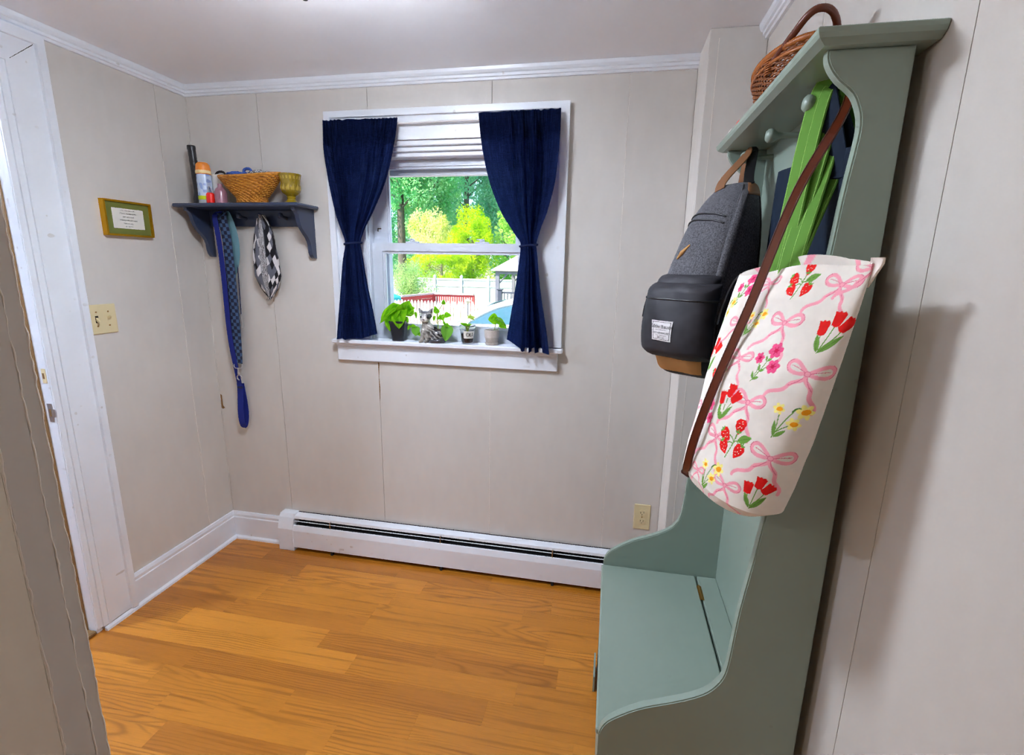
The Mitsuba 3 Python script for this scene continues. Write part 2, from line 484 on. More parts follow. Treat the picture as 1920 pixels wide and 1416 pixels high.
# unseen room beyond the doorway, closed in around its lamp
S('floor_side', box(-3.0, -0.13, -3.0, 0.6, -0.08, 0.0), M_SUBFLOOR)
S('ceiling_side', box(-3.0, -0.13, -3.0, 0.6, H, H + 0.1), M_CEIL)
S('wall_side_left', box(-3.1, -3.0, -3.0, 0.6, -0.1, H + 0.1), M_WALL)
S('wall_side_back', box(-3.1, -0.13, 0.6, 0.7, -0.1, H + 0.1), M_WALL)
S('wall_side_front', box(-3.1, -0.13, -3.1, -3.0, -0.1, H + 0.1), M_WALL)
S('wall_hall_front', box(-0.15, W + 0.15, -5.3, -5.2, -0.1, H + 0.1), M_WALL)

# ================================================================== CEILING LAMPS
M_OPAL = mat('opal', lin(240, 240, 240), 0.3)


def ceiling_lamp(x, y, r, watt, tint, label):
    k = thing('ceiling_lamp', label, 'ceiling light')
    part(k, 'canopy', lathe([(0, H - 0.0725), (0.012, H - 0.0725), (0.014, H - 0.02), (r * 0.32, H - 0.012), (r * 0.30, H - 0.0005), (0, H - 0.0005)], 40, (x, y, 0)), M_CHROME, 40)
    pr_ = [(r * math.cos(a), H - 0.080 - 0.058 * math.sin(a)) for a in np.linspace(0, math.pi / 2, 14)]
    pr_ = [(0.0, pr_[-1][1])] + [p for p in pr_[::-1] if p[0] > 1e-6] + [(r * 0.96, H - 0.073), (0.0, H - 0.073)]
    key = part(k, 'glass_bowl', lathe(pr_, 40, (x, y, 0)), M_OPAL, True)
    scene[key]['emitter'] = {'type': 'area', 'radiance': {'type': 'rgb', 'value': [watt * t for t in tint]}}
    part(k, 'finial', lathe([(0, H - 0.183), (0.005, H - 0.182), (0.010, H - 0.176), (0.011, H - 0.168), (0.007, H - 0.160), (0.004, H - 0.152), (0.004, H - 0.146), (0.012, H - 0.1395), (0, H - 0.1385)], 16, (x, y, 0)), M_BLACK, True)


ceiling_lamp(1.2076, -0.95, 0.135, LAMP_ROOM, (0.915, 1.0, 1.15), 'round white glass ceiling light with a metal finial, in the middle of the mudroom ceiling')
ceiling_lamp(0.35, -2.85, 0.165, UNSEEN_LAMP_HALL, (1.04, 1.0, 0.90), 'unseen round white glass ceiling light in the room behind the opening, placed to light the partition')  # out of view behind the camera, lights the partition and right wall
ceiling_lamp(-0.95, -1.55, 0.165, UNSEEN_LAMP_SIDE, (0.80, 0.97, 1.28), 'unseen round white glass ceiling light in the side room, placed to light the mudroom through the left doorway')  # out of view, sends bluish light in through the left doorway

# ================================================================== WINDOW
w1 = 'window_1'
# casing: flat boards and raised outer bead
cas = rect(0.686, 1.722, 1.112, 2.066).difference(rect(WX0, WX1, 1.0, WZ1))
S(w1, extr(cas, 'y', -0.014, 0.0), M_WHITE)
part(w1, 'casing_bead', extr(rect(0.686, 1.722, 1.112, 2.066).difference(rect(0.7135, 1.688, 1.0, 2.041)), 'y', -0.028, -0.0141), M_WHITE)
part(w1, 'sill', box(0.6686, 1.7292, -0.047, 0.045, 1.088, 1.108, 0.004), M_WHITE)
part(w1, 'apron', box(0.681, 1.708, -0.018, -0.0002, 1.006, 1.0878, 0.002), M_WHITE)
part(w1, 'sill_moulding', box(0.681, 1.708, -0.026, -0.0182, 1.074, 1.0878, 0.003), M_WHITE)
for z0, z1, yy in ((1.928, 1.949, -0.004), (1.908, 1.927, 0.008), (1.889, 1.907, 0.02)):
    part(w1, 'head_moulding', box(WX0, WX1, yy, 0.10, z0, z1, 0.003), M_WHITE)
part(w1, 'jamb_liner', cat_([box(WX0, 0.8415, 0.0, 0.11, 1.1085, 1.8885), box(1.5785, WX1, 0.0, 0.11, 1.1085, 1.8885)]), M_WHITE)
part(w1, 'jamb_channel', cat_([box(0.8415, 0.8465, 0.02, 0.045, 1.1085, 1.8885), box(1.5735, 1.5785, 0.02, 0.045, 1.1085, 1.8885)]), M_VINYL)
# lower sash (inner) and upper sash (outer)
ls = rect(0.8425, 1.5775, 1.109, 1.539).difference(rect(0.893, 1.527, 1.166, 1.5035))
part(w1, 'lower_sash', extr(ls, 'y', 0.046, 0.072), M_VINYL)
gb = rect(0.893, 1.527, 1.166, 1.5035)
part(w1, 'lower_glazing_bead', extr(gb.difference(gb.buffer(-0.012, join_style=2)), 'y', 0.053, 0.066), M_VINYL)
part(w1, 'lower_pane', box(0.8931, 1.5269, 0.0590, 0.0592, 1.1661, 1.5034), PANE)
us = rect(0.8425, 1.5775, 1.5035, 1.888).difference(rect(0.912, 1.508, 1.53, 1.862))
part(w1, 'upper_sash', extr(us, 'y', 0.074, 0.100), M_VINYL)
gb = rect(0.912, 1.508, 1.53, 1.862)
part(w1, 'upper_glazing_bead', extr(gb.difference(gb.buffer(-0.010, join_style=2)), 'y', 0.080, 0.094), M_VINYL)
part(w1, 'upper_pane', box(0.9121, 1.5079, 0.0866, 0.0868, 1.5301, 1.8619), PANE)
part(w1, 'outer_frame', extr(rect(0.80, 1.62, 1.07, 1.96).difference(rect(0.893, 1.517, 1.12, 1.832)), 'y', 0.118, 0.155), M_VINYL)
part(w1, 'outer_sill', box(0.80, 1.62, 0.046, 0.19, 1.06, 1.1085), M_VINYL)
for x in (1.035, 1.355):
    k = part(w1, 'sash_lock', cat_([box(x - 0.03, x + 0.03, 0.047, 0.069, 1.5391, 1.546, 0.002), lathe([(0, 1.546), (0.012, 1.546), (0.012, 1.553), (0, 1.554)], 16, (x, 0.058, 0))]), M_VINYL)
    part(k, 'lever', box(x - 0.024, x + 0.012, 0.049, 0.058, 1.5535, 1.558, 0.002), M_VINYL)
for x in (0.862,):
    part(w1, 'tilt_latch', cat_([box(x, x + 0.018, 0.0725, 0.074, 1.60, 1.604), box(x, x + 0.004, 0.0725, 0.074, 1.59, 1.60)]), M_DARKGAP)

# ------------------------------------------------------------------ curtains
def curt_tex(p, n, uv):
    slub = 0.7 * noise(uv.x * 1100, uv.y * 30) + 0.3 * noise(uv.x * 40, uv.y * 900)
    return mix(lin(16, 27, 60), lin(44, 60, 112), smoothstep(0.3, 0.85, slub))


def hem_tex(p, n, uv):
    slub = 0.7 * noise(uv.x * 1100, uv.y * 30) + 0.3 * noise(uv.x * 40, uv.y * 900)
    return mix(lin(12, 20, 48), lin(22, 34, 70), smoothstep(0.3, 0.85, slub))


M_CURTAIN = thinmat('curtain', tex=proc(curt_tex), trans=1.65, rough=0.8)
M_CURTHEM = mat('curtain_hem', tex=proc(hem_tex), rough=0.85, spec=0.15)


def curtain(name, edges, folds, phase, tie, label, bottom, outer):
    """edges: (z, left x, right x) rows from top to bottom."""
    e = np.array(edges)
    nu, nv = 150, 150
    u = np.linspace(0, 1, nu)
    z = np.linspace(e[0, 0], e[-1, 0], nv)
    from scipy.interpolate import PchipInterpolator as PI
    L, R = PI(e[::-1, 0], e[::-1, 1])(z), PI(e[::-1, 0], e[::-1, 2])(z)
    U, V = np.meshgrid(u, np.arange(nv), indexing='ij')
    Zr = z[V]
    span = (R - L)[V]
    amp = np.interp(z, [1.10, 1.40, tie[1], 1.62, 1.9, 2.02], [0.024, 0.023, 0.015, 0.027, 0.024, 0.004])[V]
    warp = U + 0.10 * np.sin(2 * np.pi * U * 1.1 + phase) + 0.10 * (meshkit.noise(np.stack([U * 3, Zr * 1.6, U * 0 + phase], -1)) - 0.5)
    ph = 2 * np.pi * folds * warp + phase
    y = -0.054 - amp * (np.sin(ph) + 0.3 * np.sin(2.3 * ph + 1)) * (0.25 + 0.95 * meshkit.noise(np.stack([U * 2.6 + 9, Zr * 1.2, U * 0 + phase], -1)))
    side_ = np.interp(U, [0, 0.45, 0.6, 1] if outer < 0 else [0, 0.3, 0.45, 1], [1.25, 1.25, 0.45, 0.35] if outer < 0 else [0.35, 0.45, 1.25, 1.25])
    y = -0.054 + (y + 0.054) * side_ - 0.006 * (side_ - 0.8)
    gath = np.clip((Zr - 1.86) / 0.14, 0, 1) * np.clip((2.03 - Zr) / 0.02, 0, 1)
    y = y - 0.0035 * gath * np.sin(2 * np.pi * 13 * warp + 2 * np.sin(9 * U)) * (0.4 + 0.6 * np.sin(5 * U + phase) ** 2)
    tz = np.exp(-((Zr - tie[1]) / 0.05) ** 2)
    y = y * (1 - 0.45 * tz) + (-0.046 + (-0.018) * np.sin(np.pi * U)) * 0.45 * tz
    x = L[V] + span * (U + 0.012 * np.sin(ph * 1.0 + 0.8))
    if bottom is not None:
        Zr = Zr + np.clip((tie[1] - Zr) / (tie[1] - 1.1), 0, 1) * np.interp(u, bottom[0], bottom[1])[:, None]
    # ruffle above the rod
    top = np.clip((Zr - 1.985) / 0.03, 0, 1)
    y = y + top * 0.0022 * np.sin(2 * np.pi * 17 * warp + phase)
    Zr = Zr + (V == 0) * 0.0016 * np.sin(2 * np.pi * 15 * warp + 2 * phase)
    P = np.stack([x, y, Zr], -1)
    uv = np.stack([U * 0.55, Zr], -1).reshape(-1, 2)
    k = thing(name, label, 'curtain')
    part(k, 'panel', grid(P), M_CURTAIN, True, uv=uv)
    # doubled heading and hem: a second layer just behind
    j1 = int(np.searchsorted(-z, -1.925))
    Q = P[:, :j1] + np.array([0, 0.003, 0])
    part(k, 'heading', grid(Q), M_CURTHEM, True, uv=np.stack([U[:, :j1] * 0.55, Zr[:, :j1]], -1).reshape(-1, 2))
    Q = P[:, j1:j1 + 2 + 4] + np.array([0, 0.004, 0])
    # tie band
    cx, hw = tie[0], tie[2]
    a = np.linspace(0, 2 * np.pi, 41)[:-1]
    loop = np.stack([cx + (hw + 0.003) * np.cos(a), -0.052 + 0.030 * np.sin(a), tie[1] + 0.004 * np.cos(a)], 1)
    part(k, 'tie_band', sweep(loop, rrect(0.004, 0.008), up=(0, 0, 1) if False else None, closed=True), M_CURTHEM, True)
    return k


curtain('curtain', [(2.024, 0.6985, 1.033), (1.95, 0.700, 1.018), (1.80, 0.716, 0.975), (1.66, 0.742, 0.905), (1.58, 0.763, 0.858), (1.53, 0.7715, 0.8405), (1.49, 0.766, 0.846), (1.34, 0.745, 0.866), (1.20, 0.722, 0.890), (1.108, 0.708, 0.902)],
        4.1, 0.4, (0.806, 1.531, 0.037), 'navy blue curtain tied back at the left side of the window', ([0, 0.6, 1], [0.002, 0.008, 0.034]), -1)
curtain('curtain', [(2.030, 1.371, 1.690), (1.95, 1.378, 1.692), (1.80, 1.408, 1.684), (1.66, 1.463, 1.655), (1.58, 1.515, 1.625), (1.53, 1.5455, 1.611), (1.49, 1.543, 1.617), (1.34, 1.527, 1.638), (1.20, 1.508, 1.664), (1.096, 1.494, 1.681)],
        3.9, 2.1, (1.578, 1.528, 0.034), 'navy blue curtain tied back at the right side of the window', ([0, 0.3, 0.32, 1], [0.045, 0.010, 0.0, -0.004]), 1)
M_ROD = mat('curtain_rod', lin(222, 222, 222), 0.4)
kr = thing('curtain_rod', 'slim white curtain rod across the top of the window holding both navy curtains', 'curtain rod')
part(kr, 'rod', cat_([tube([(0.702, -0.036, 2.004), (1.2, -0.036, 2.0075), (1.686, -0.036, 2.0105)], 0.004, 10)]), M_ROD, 40)
for x, z in ((0.7015, 2.004), (1.687, 2.0105)):
    part(kr, 'bracket', box(x - 0.004, x + 0.004, -0.042, -0.0142, z - 0.008, z + 0.008, 0.0015), M_ROD)

# ================================================================== BASEBOARD HEATER
k = thing('baseboard_heater', 'long white metal baseboard heater with a dark slot along the back wall', 'heater')
HX0, HX1 = 0.315, 2.02
part(k, 'back_plate', box(HX0 + 0.07, HX1, -0.008, -0.0005, 0.02, 0.189), M_BLACKMATTE)
part(k, 'hood', extr(sg.Polygon([(-0.0082, 0.1893), (-0.0082, 0.1865), (-0.036, 0.1785), (-0.0405, 0.168), (-0.0425, 0.1685), (-0.0395, 0.180), (-0.0365, 0.1818), (-0.01, 0.1893)]), 'x', HX0 + 0.07, HX1), M_WHITE)
part(k, 'damper', extr(sg.Polygon([(-0.0435, 0.1535), (-0.0440, 0.1545), (-0.0400, 0.1562), (-0.0395, 0.1552)]), 'x', HX0 + 0.075, HX1), M_WHITE)
part(k, 'element', box(HX0 + 0.07, HX1, -0.049, -0.0085, 0.05, 0.134), M_BLACKMATTE)
part(k, 'front_panel', extr(sg.Polygon([(-0.0600, 0.026), (-0.0625, 0.020), (-0.0655, 0.021), (-0.0655, 0.110), (-0.0655, 0.112), (-0.0560, 0.139), (-0.0520, 0.141), (-0.0515, 0.1385), (-0.0550, 0.1365), (-0.0630, 0.111), (-0.0630, 0.026)]), 'x', HX0 + 0.07, HX1), M_WHITE)
part(k, 'end_cap', extr(sg.Polygon([(0.0, 0.0), (-0.0685, 0.0), (-0.0695, 0.004), (-0.0695, 0.120), (-0.050, 0.176), (-0.038, 0.1925), (0.0, 0.1935)]).buffer(-0.0005), 'x', HX0, HX0 + 0.082), M_WHITE)
for x in (0.60, 1.18, 1.72):
    part(k, 'bracket', box(x, x + 0.003, -0.056, -0.0088, 0.124, 0.176), M_CHROME)
    part(k, 'foot', box(x, x + 0.012, -0.064, -0.050, 0.0, 0.0195), M_BLACKMATTE)

# ================================================================== PLATES AND FRAME ON THE WALLS
k = thing('light_switch', 'ivory double light switch plate on the left wall beside the doorway', 'light switch')
part(k, 'plate', box(0.0, 0.006, -0.589, -0.477, 1.165, 1.2775, 0.0025), M_IVORY)
for y, up in ((-0.556, -1), (-0.510, 1)):
    part(k, 'slot', box(0.0061, 0.0066, y - 0.006, y + 0.006, 1.209, 1.235), M_DARKGAP if up < 0 else M_IVORY)
    part(k, 'toggle', trimesh.convex.convex_hull(np.array([(0.0066, y - 0.0045, 1.222 - 0.006), (0.0066, y + 0.0045, 1.222 - 0.006), (0.0066, y - 0.0045, 1.222 + 0.006), (0.0066, y + 0.0045, 1.222 + 0.006),
         (0.018, y - 0.0035, 1.222 + up * 0.012 - 0.0035), (0.018, y + 0.0035, 1.222 + up * 0.012 - 0.0035), (0.018, y - 0.0035, 1.222 + up * 0.012 + 0.003), (0.018, y + 0.0035, 1.222 + up * 0.012 + 0.003)])), M_IVORY)
    for z in (1.196, 1.249):
        part(k, 'screw', lathe([(0, 0.006), (0.0033, 0.006), (0.0028, 0.0075), (0, 0.0078)], 12, (0, y, z), 'x'), M_BRASS)
k = thing('wall_outlet', 'ivory duplex electrical outlet low on the back wall beside the corner post', 'outlet')
part(k, 'plate', box(2.074, 2.1445, -0.006, 0.0, 0.3055, 0.4255, 0.0025), M_IVORY)
for z in (0.3855, 0.3455):
    q = part(k, 'receptacle', extr(sg.Point(2.1093, z).buffer(0.0165).intersection(rect(2.09, 2.13, z - 0.0135, z + 0.0135)), 'y', -0.0085, -0.006), M_IVORY)
    part(q, 'slot', cat_([box(2.1022, 2.1042, -0.0088, -0.0086, z - 0.002, z + 0.007), box(2.1145, 2.1165, -0.0088, -0.0086, z - 0.001, z + 0.0065), box(2.1077, 2.1108, -0.0088, -0.0086, z - 0.0095, z - 0.0055)]), M_DARKGAP)
part(k, 'screw', lathe([(0, 0), (0.003, 0), (0.0025, 0.0013), (0, 0.0015)], 12, (2.1093, -0.0061, 0.3655), 'y').apply_transform(trimesh.transformations.reflection_matrix((0, -0.0061, 0), (0, 1, 0))), M_BRASS)

k = thing('picture_frame', 'small gold picture frame with an olive mat and a printed verse on the left wall', 'picture frame')
fy0, fy1, fz0, fz1 = -0.474, -0.272, 1.537, 1.671
part(k, 'frame', extr(rect(fy0, fy1, fz0, fz1).difference(rect(fy0 + 0.007, fy1 - 0.007, fz0 + 0.007, fz1 - 0.007)), 'x', 0.0005, 0.022), M_GOLD)
part(k, 'mat_board', extr(rect(fy0 + 0.0071, fy1 - 0.0071, fz0 + 0.0071, fz1 - 0.0071), 'x', 0.001, 0.014), M_OLIVE)
q = part(k, 'card', box(0.0141, 0.0148, -0.4395, -0.3065, 1.566, 1.642), M_PAPER)
ly, hs = [1.6205, 1.608, 1.5955, 1.583], 0.0052
for s, z in zip(['Give to the world the', 'best you have', 'And the best will come', 'back to you...'], ly):
    part(q, 'text_line', text(s, hs, 0.0003, (0.0149, -0.373, z), (0, 1, 0), (0, 0, 1)), M_INK)
for zc, ww, n in ((1.6335, 0.03, 4), (1.5735, 0.018, 3)):
    orn = []
    for i in range(n):
        a = np.linspace(0, 4.6, 18)
        c = -0.373 + (i - (n - 1) / 2) * 2 * ww / n
        orn.append(tube(np.stack([a * 0 + 0.0151, c + (0.0012 + 0.0008 * a) * np.cos(a + i), zc + 0.0012 + (0.0006 + 0.0004 * a) * np.sin(a + i)], 1), 0.00035, 4))
    orn.append(tube([(0.0151, -0.373 - ww, zc), (0.0151, -0.373 + ww, zc + 0.001)], 0.0003, 4))
    part(q, 'scroll_ornament', cat_(orn), M_INK)

# ================================================================== LEFT SHELF
k = thing('wall_shelf', 'dark slate blue wall shelf with curved brackets and pegs in the left corner', 'shelf')
tp = sg.Polygon([(0.014, -0.0005), (0.014, -0.162), (0.622, -0.162), (0.622, -0.0005)])
m = extr(tp, 'z', 1.6745, 1.690)
part(k, 'top_board', box(0.014, 0.622, -0.162, -0.0005, 1.6745, 1.690, 0.005), M_NAVYPAINT)
br = spline([(0.0, 1.468), (-0.014, 1.466), (-0.030, 1.478), (-0.037, 1.500), (-0.040, 1.525), (-0.055, 1.552), (-0.080, 1.575), (-0.100, 1.598), (-0.110, 1.620), (-0.118, 1.645), (-0.130, 1.6595)], 60)
bp = sg.Polygon([(-0.0006, 1.6744), (-0.0006, 1.466)] + [tuple(p) for p in br[1:]] + [(-0.140, 1.662), (-0.1415, 1.6744)]).buffer(0)
for x in (0.053, 0.578):
    part(k, 'bracket', extr(bp, 'x', x, x + 0.018), M_NAVYPAINT, 40)
part(k, 'peg_rail', box(0.0712, 0.5778, -0.018, -0.0005, 1.603, 1.6744, 0.002), M_NAVYPAINT)
peg_prof = [(0.0, 0.0), (0.0075, 0.0), (0.0062, 0.012), (0.0062, 0.030), (0.0085, 0.037), (0.0125, 0.041), (0.0128, 0.046), (0.009, 0.0515), (0.0, 0.053)]
for x in (0.16, 0.262, 0.365, 0.470):
    g = lathe([(r, h) for r, h in peg_prof], 16, (0, 0, 0), 'y')
    g.apply_transform(trimesh.transformations.reflection_matrix((0, 0, 0), (0, 1, 0)))
    part(k, 'peg', move(rot(g, -0.18, (1, 0, 0)), (x, -0.0182, 1.638)), M_NAVYPAINT, 40)

# --- things on the shelf
zs = 1.6902
k = thing('flashlight', 'tall black metal flashlight standing on its head at the left end of the shelf', 'flashlight')
pt = [(0, 0), (0.0215, 0), (0.0225, 0.004), (0.0225, 0.028), (0.019, 0.042), (0.0155, 0.056), (0.0155, 0.228), (0.017, 0.231), (0.017, 0.243), (0.0155, 0.247), (0, 0.247)]
part(k, 'barrel', rot(lathe(pt, 28, (0.0905, -0.085, zs)), 0.05, (0, -1, 0), (0.0905, -0.085, zs)), M_BLACK, 30)
rings = [lathe([(0.0153, h), (0.0162, h + 0.0008), (0.0162, h + 0.0024), (0.0153, h + 0.0032)], 28, (0.0905, -0.085, zs)) for h in np.arange(0.10, 0.19, 0.0065)]
part(k, 'grip_ring', rot(cat_(rings), 0.05, (0, -1, 0), (0.0905, -0.085, zs)), M_BLACK, True)

k = thing('kids_bottle', 'pale blue kids drink bottle with an orange lid and lime band on the shelf', 'bottle')
c = (0.1385, -0.10, zs)
M_PBLUE = mat('bottle_blue', lin(186, 206, 232), 0.3)
M_LIME = mat('lime', lin(190, 205, 20), 0.4)
M_ORANGE = mat('lid_orange', lin(226, 132, 42), 0.4)
M_TAN = mat('lid_tan', lin(238, 210, 150), 0.4)
M_GREYCLEAR = mat('clear_grey', lin(176, 184, 190), 0.2)
part(k, 'base', lathe([(0, 0), (0.026, 0), (0.0285, 0.004), (0.0285, 0.018), (0, 0.018)], 28, c), M_GREYCLEAR, 30)
part(k, 'band', lathe([(0, 0.0181), (0.0293, 0.0181), (0.0298, 0.022), (0.0298, 0.030), (0.0293, 0.034), (0, 0.034)], 28, c), M_LIME, 30)
def bottle_tex(p, n, uv):
    a = smoothstep(0.52, 0.6, noise(p.x * 90, p.y * 90, p.z * 70))
    return mix(lin(190, 208, 232), lin(122, 150, 206), 0.8 * a)
M_PBLUE2 = mat('bottle_print', tex=proc(bottle_tex), rough=0.3)
part(k, 'body', lathe([(0, 0.0341), (0.0288, 0.0341), (0.0288, 0.118), (0.026, 0.124), (0, 0.124)], 28, c), M_PBLUE2, 30)
part(k, 'lid', lathe([(0, 0.1241), (0.027, 0.1241), (0.0292, 0.128), (0.0292, 0.145), (0.026, 0.165), (0.018, 0.173), (0, 0.176)], 28, c), M_ORANGE, 30)
part(k, 'lid_rim', lathe([(0.0293, 0.1262), (0.0304, 0.128), (0.0304, 0.138), (0.0293, 0.140)], 28, c), M_TAN, 30)
k = thing('carry_loop_cup', 'white insulated cup with a black carry loop standing behind the kids bottle', 'cup')
part(k, 'body', lathe([(0, 0), (0.030, 0), (0.033, 0.005), (0.034, 0.125), (0.031, 0.13), (0, 0.13)], 28, (0.172, -0.045, zs)), M_PAPER, 30)
a = np.linspace(0, np.pi, 20)
part(k, 'carry_loop', tube(np.stack([0.178 + 0.024 * np.cos(a), a * 0 - 0.045, zs + 0.1295 + 0.016 * np.sin(a)], 1), 0.005, 8), M_BLACK, True)

k = thing('sanitizer_bottle', 'tiny bright red bottle with a grey loop top beside the kids bottle', 'bottle')
M_RED = mat('red', lin(226, 34, 22), 0.35)
c = (0.178, -0.118, zs)
part(k, 'sleeve', lathe([(0, 0), (0.013, 0), (0.0165, 0.004), (0.0172, 0.02), (0.0165, 0.040), (0.012, 0.046), (0, 0.046)], 24, c), M_RED, 30)
a = np.linspace(0, np.pi, 18)
part(k, 'loop', tube(np.stack([c[0] + 0.0115 * np.cos(a), a * 0 + c[1], zs + 0.046 + 0.026 * np.sin(a)], 1), 0.0022, 8), M_GREYCLEAR, True)
k = thing('lotion_bottle', 'small dusky pink bottle tucked between the red bottle and the wicker basket', 'bottle')
M_PINKB = mat('dusky_pink', lin(150, 106, 118), 0.25)
part(k, 'body', lathe([(0, 0), (0.022, 0), (0.025, 0.004), (0.025, 0.05), (0.016, 0.066), (0.010, 0.070), (0, 0.070)], 24, (0.219, -0.105, zs)), M_PINKB, 30)
part(k, 'cap', lathe([(0, 0.0701), (0.010, 0.0701), (0.010, 0.084), (0, 0.085)], 20, (0.219, -0.105, zs)), M_PINKB, 30)


def weave_tube(ring, zfun, turns, k=5, r=0.003, nst=40, amp=0.0025, n=220, row0=0):
    """horizontal strands of a basket: ring(phi, t) -> xy, one loop per row, weaving in and out of nst stakes."""
    ms = []
    for i in range(turns):
        t = (i + 0.5) / turns
        a = np.linspace(0, 2 * np.pi, n, endpoint=False)
        xy, nrm = ring(a, t)
        off = amp * np.cos(a * nst / 2 + np.pi * (i + row0))
        p = np.stack([xy[:, 0] + nrm[:, 0] * off, xy[:, 1] + nrm[:, 1] * off, zfun(a, t)], 1)
        ms.append(tube(p, r, k, closed=True))
    return cat_(ms)


# wicker bowl
def wick_tex(p, n, uv):
    return mix(lin(146, 84, 18), lin(206, 142, 52), noise(p.x * 120, p.y * 120, p.z * 160))


M_WICKER = mat('wicker_honey', tex=proc(wick_tex), rough=0.45)
M_WICKDK = mat('wicker_stake', lin(108, 48, 14), 0.6)
k = thing('wicker_bowl', 'honey brown woven wicker bowl on the wall shelf', 'basket')
bc = np.array([0.360, -0.088])
def bowl_r(t):
    return np.interp(t, [0, 0.12, 0.18, 0.3, 0.6, 0.85, 1], [0.86, 0.80, 0.80, 0.98, 1.42, 1.72, 1.92])
def bowl_ring(a, t, g=0.0):
    s = bowl_r(t) + g
    ax, ay = 0.078 * s, 0.045 * (0.75 + 0.25 * s) * 1.05
    xy = np.stack([bc[0] + ax * np.cos(a), bc[1] + ay * np.sin(a)], 1)
    nrm = np.stack([np.cos(a) / ax, np.sin(a) / ay], 1)
    return xy, nrm / np.linalg.norm(nrm, axis=1, keepdims=True)
def bowl_z(a, t):
    return zs + 0.004 + t * (0.102 + 0.010 * np.abs(np.cos(a)) ** 2 + 0.004 * np.cos(a))
part(k, 'weave', weave_tube(bowl_ring, bowl_z, 17, r=0.0034, nst=44, amp=0.0028), M_WICKER, True)
st = []
for i in range(44):
    a = np.full(14, 2 * np.pi * (i + 0.5) / 44)
    p = []
    for t in np.linspace(0.0, 1.0, 14):
        xy, _ = bowl_ring(a[:1], t)
        p.append([xy[0, 0], xy[0, 1], bowl_z(a[:1], t)[0]])
    st.append(tube(np.array(p), 0.0022, 5))
part(k, 'stake', cat_(st), M_WICKDK, True)
a = np.linspace(0, 2 * np.pi, 160, endpoint=False)
xy, _ = bowl_ring(a, 1.0)
part(k, 'rim', tube(np.stack([xy[:, 0], xy[:, 1], bowl_z(a, 1.0) + 0.004], 1), 0.0058, 8, closed=True), M_WICKER, True)
bt = []
for t, zz_ in ((0.02, 0.002), (0.75, 0.0015), (1.0, 0.003)):
    pass
part(k, 'base', extr(affinity.scale(sg.Point(bc).buffer(1), 0.064, 0.042), 'z', zs + 0.0005, zs + 0.006), M_WICKDK)
# cloths in the bowl
def blob(c, rad, seed, amp=0.25, sub=4, freq=2.2):
    s = trimesh.creation.icosphere(subdivisions=sub)
    d = 1 + amp * (meshkit.fbm(s.vertices * freq + seed * 7.3, 3, seed) - 0.5) * 2
    return trimesh.Trimesh(s.vertices * d[:, None] * np.asarray(rad) + np.asarray(c), s.faces, process=False)


M_BLUECLOTH = mat('blue_cloth', lin(54, 82, 150), 0.85)
add('blue_cloth', blob((0.292, -0.088, zs + 0.116), (0.048, 0.032, 0.022), 3, 0.35), M_BLUECLOTH, True, label='crumpled blue cloth lying in the left end of the wicker bowl', cat='cloth')
def bw_tex(p, n, uv):
    d1, d2, _ = voronoi(p.x * 110 + 3 * p.y, p.z * 150 + p.y * 90)
    return mix(lin(24, 24, 28), lin(214, 214, 216), smoothstep(0.2, 0.32, d2 - d1))
M_BWCLOTH = mat('bw_cloth', tex=proc(bw_tex), rough=0.85)
add('patterned_cloth', blob((0.412, -0.086, zs + 0.119), (0.070, 0.034, 0.020), 5, 0.22), M_BWCLOTH, True, label='black and white patterned cloth heaped in the wicker bowl', cat='cloth')
k = thing('blue_ring', 'small blue ring poking up behind the cloths in the wicker bowl', 'ring')
a = np.linspace(0, 2 * np.pi, 24, endpoint=False)
part(k, 'loop', tube(np.stack([0.325 + 0.018 * np.cos(a), a * 0 - 0.058, zs + 0.142 + 0.011 * np.sin(a)], 1), 0.006, 8, closed=True), M_BLUECLOTH, True)

k = thing('goblet', 'amber green glazed ceramic goblet at the right end of the wall shelf', 'goblet')
def gob_tex(p, n, uv):
    a = dr.atan2(p.y + 0.085, p.x - 0.548)
    z = p.z - 1.6902
    leaf = smoothstep(0.35, 0.6, dr.abs(dr.sin(a * 6))) * smoothstep(0.052, 0.058, z) * (1 - smoothstep(0.066, 0.078, z + 0.006 * dr.sin(a * 12)))
    rib = smoothstep(0.2, 0.8, 0.5 + 0.5 * dr.sin(a * 18)) * smoothstep(0.098, 0.1, z) * (1 - smoothstep(0.110, 0.112, z))
    return mix(mix(lin(104, 84, 8), lin(140, 116, 18), fbm(p.x * 60, p.y * 60, p.z * 60)), lin(190, 164, 70), 0.5 * dr.maximum(leaf, rib))
M_GOBLET = mat('amber_glaze', tex=proc(gob_tex), rough=0.15, spec=0.6)
gp = [(0, 0), (0.034, 0), (0.0345, 0.003), (0.028, 0.007), (0.019, 0.014), (0.0165, 0.022), (0.019, 0.026), (0.0165, 0.030), (0.020, 0.034), (0.033, 0.044), (0.039, 0.056), (0.0395, 0.068), (0.038, 0.080), (0.040, 0.096), (0.044, 0.114), (0.0455, 0.121), (0.0425, 0.1215), (0.039, 0.100), (0.034, 0.06), (0, 0.045)]
part(k, 'cup', lathe(gp, 48, (0.548, -0.085, zs)), M_GOBLET, 35)
ms = []
for i in range(12):
    a = 2 * np.pi * i / 12
    pts = []
    for t in np.linspace(0, 1, 8):
        r = np.interp(t, [0, 0.5, 1], [0.034, 0.0395, 0.0388])
        aa = a + 0.16 * np.sin(t * np.pi)
        pts.append((0.548 + r * np.cos(aa), -0.085 + r * np.sin(aa), zs + 0.046 + 0.032 * t))
    ms.append(tube(np.array(pts), [0.001, 0.0022, 0.001], 5))
part(k, 'leaf_relief', cat_(ms), M_GOBLET, True)

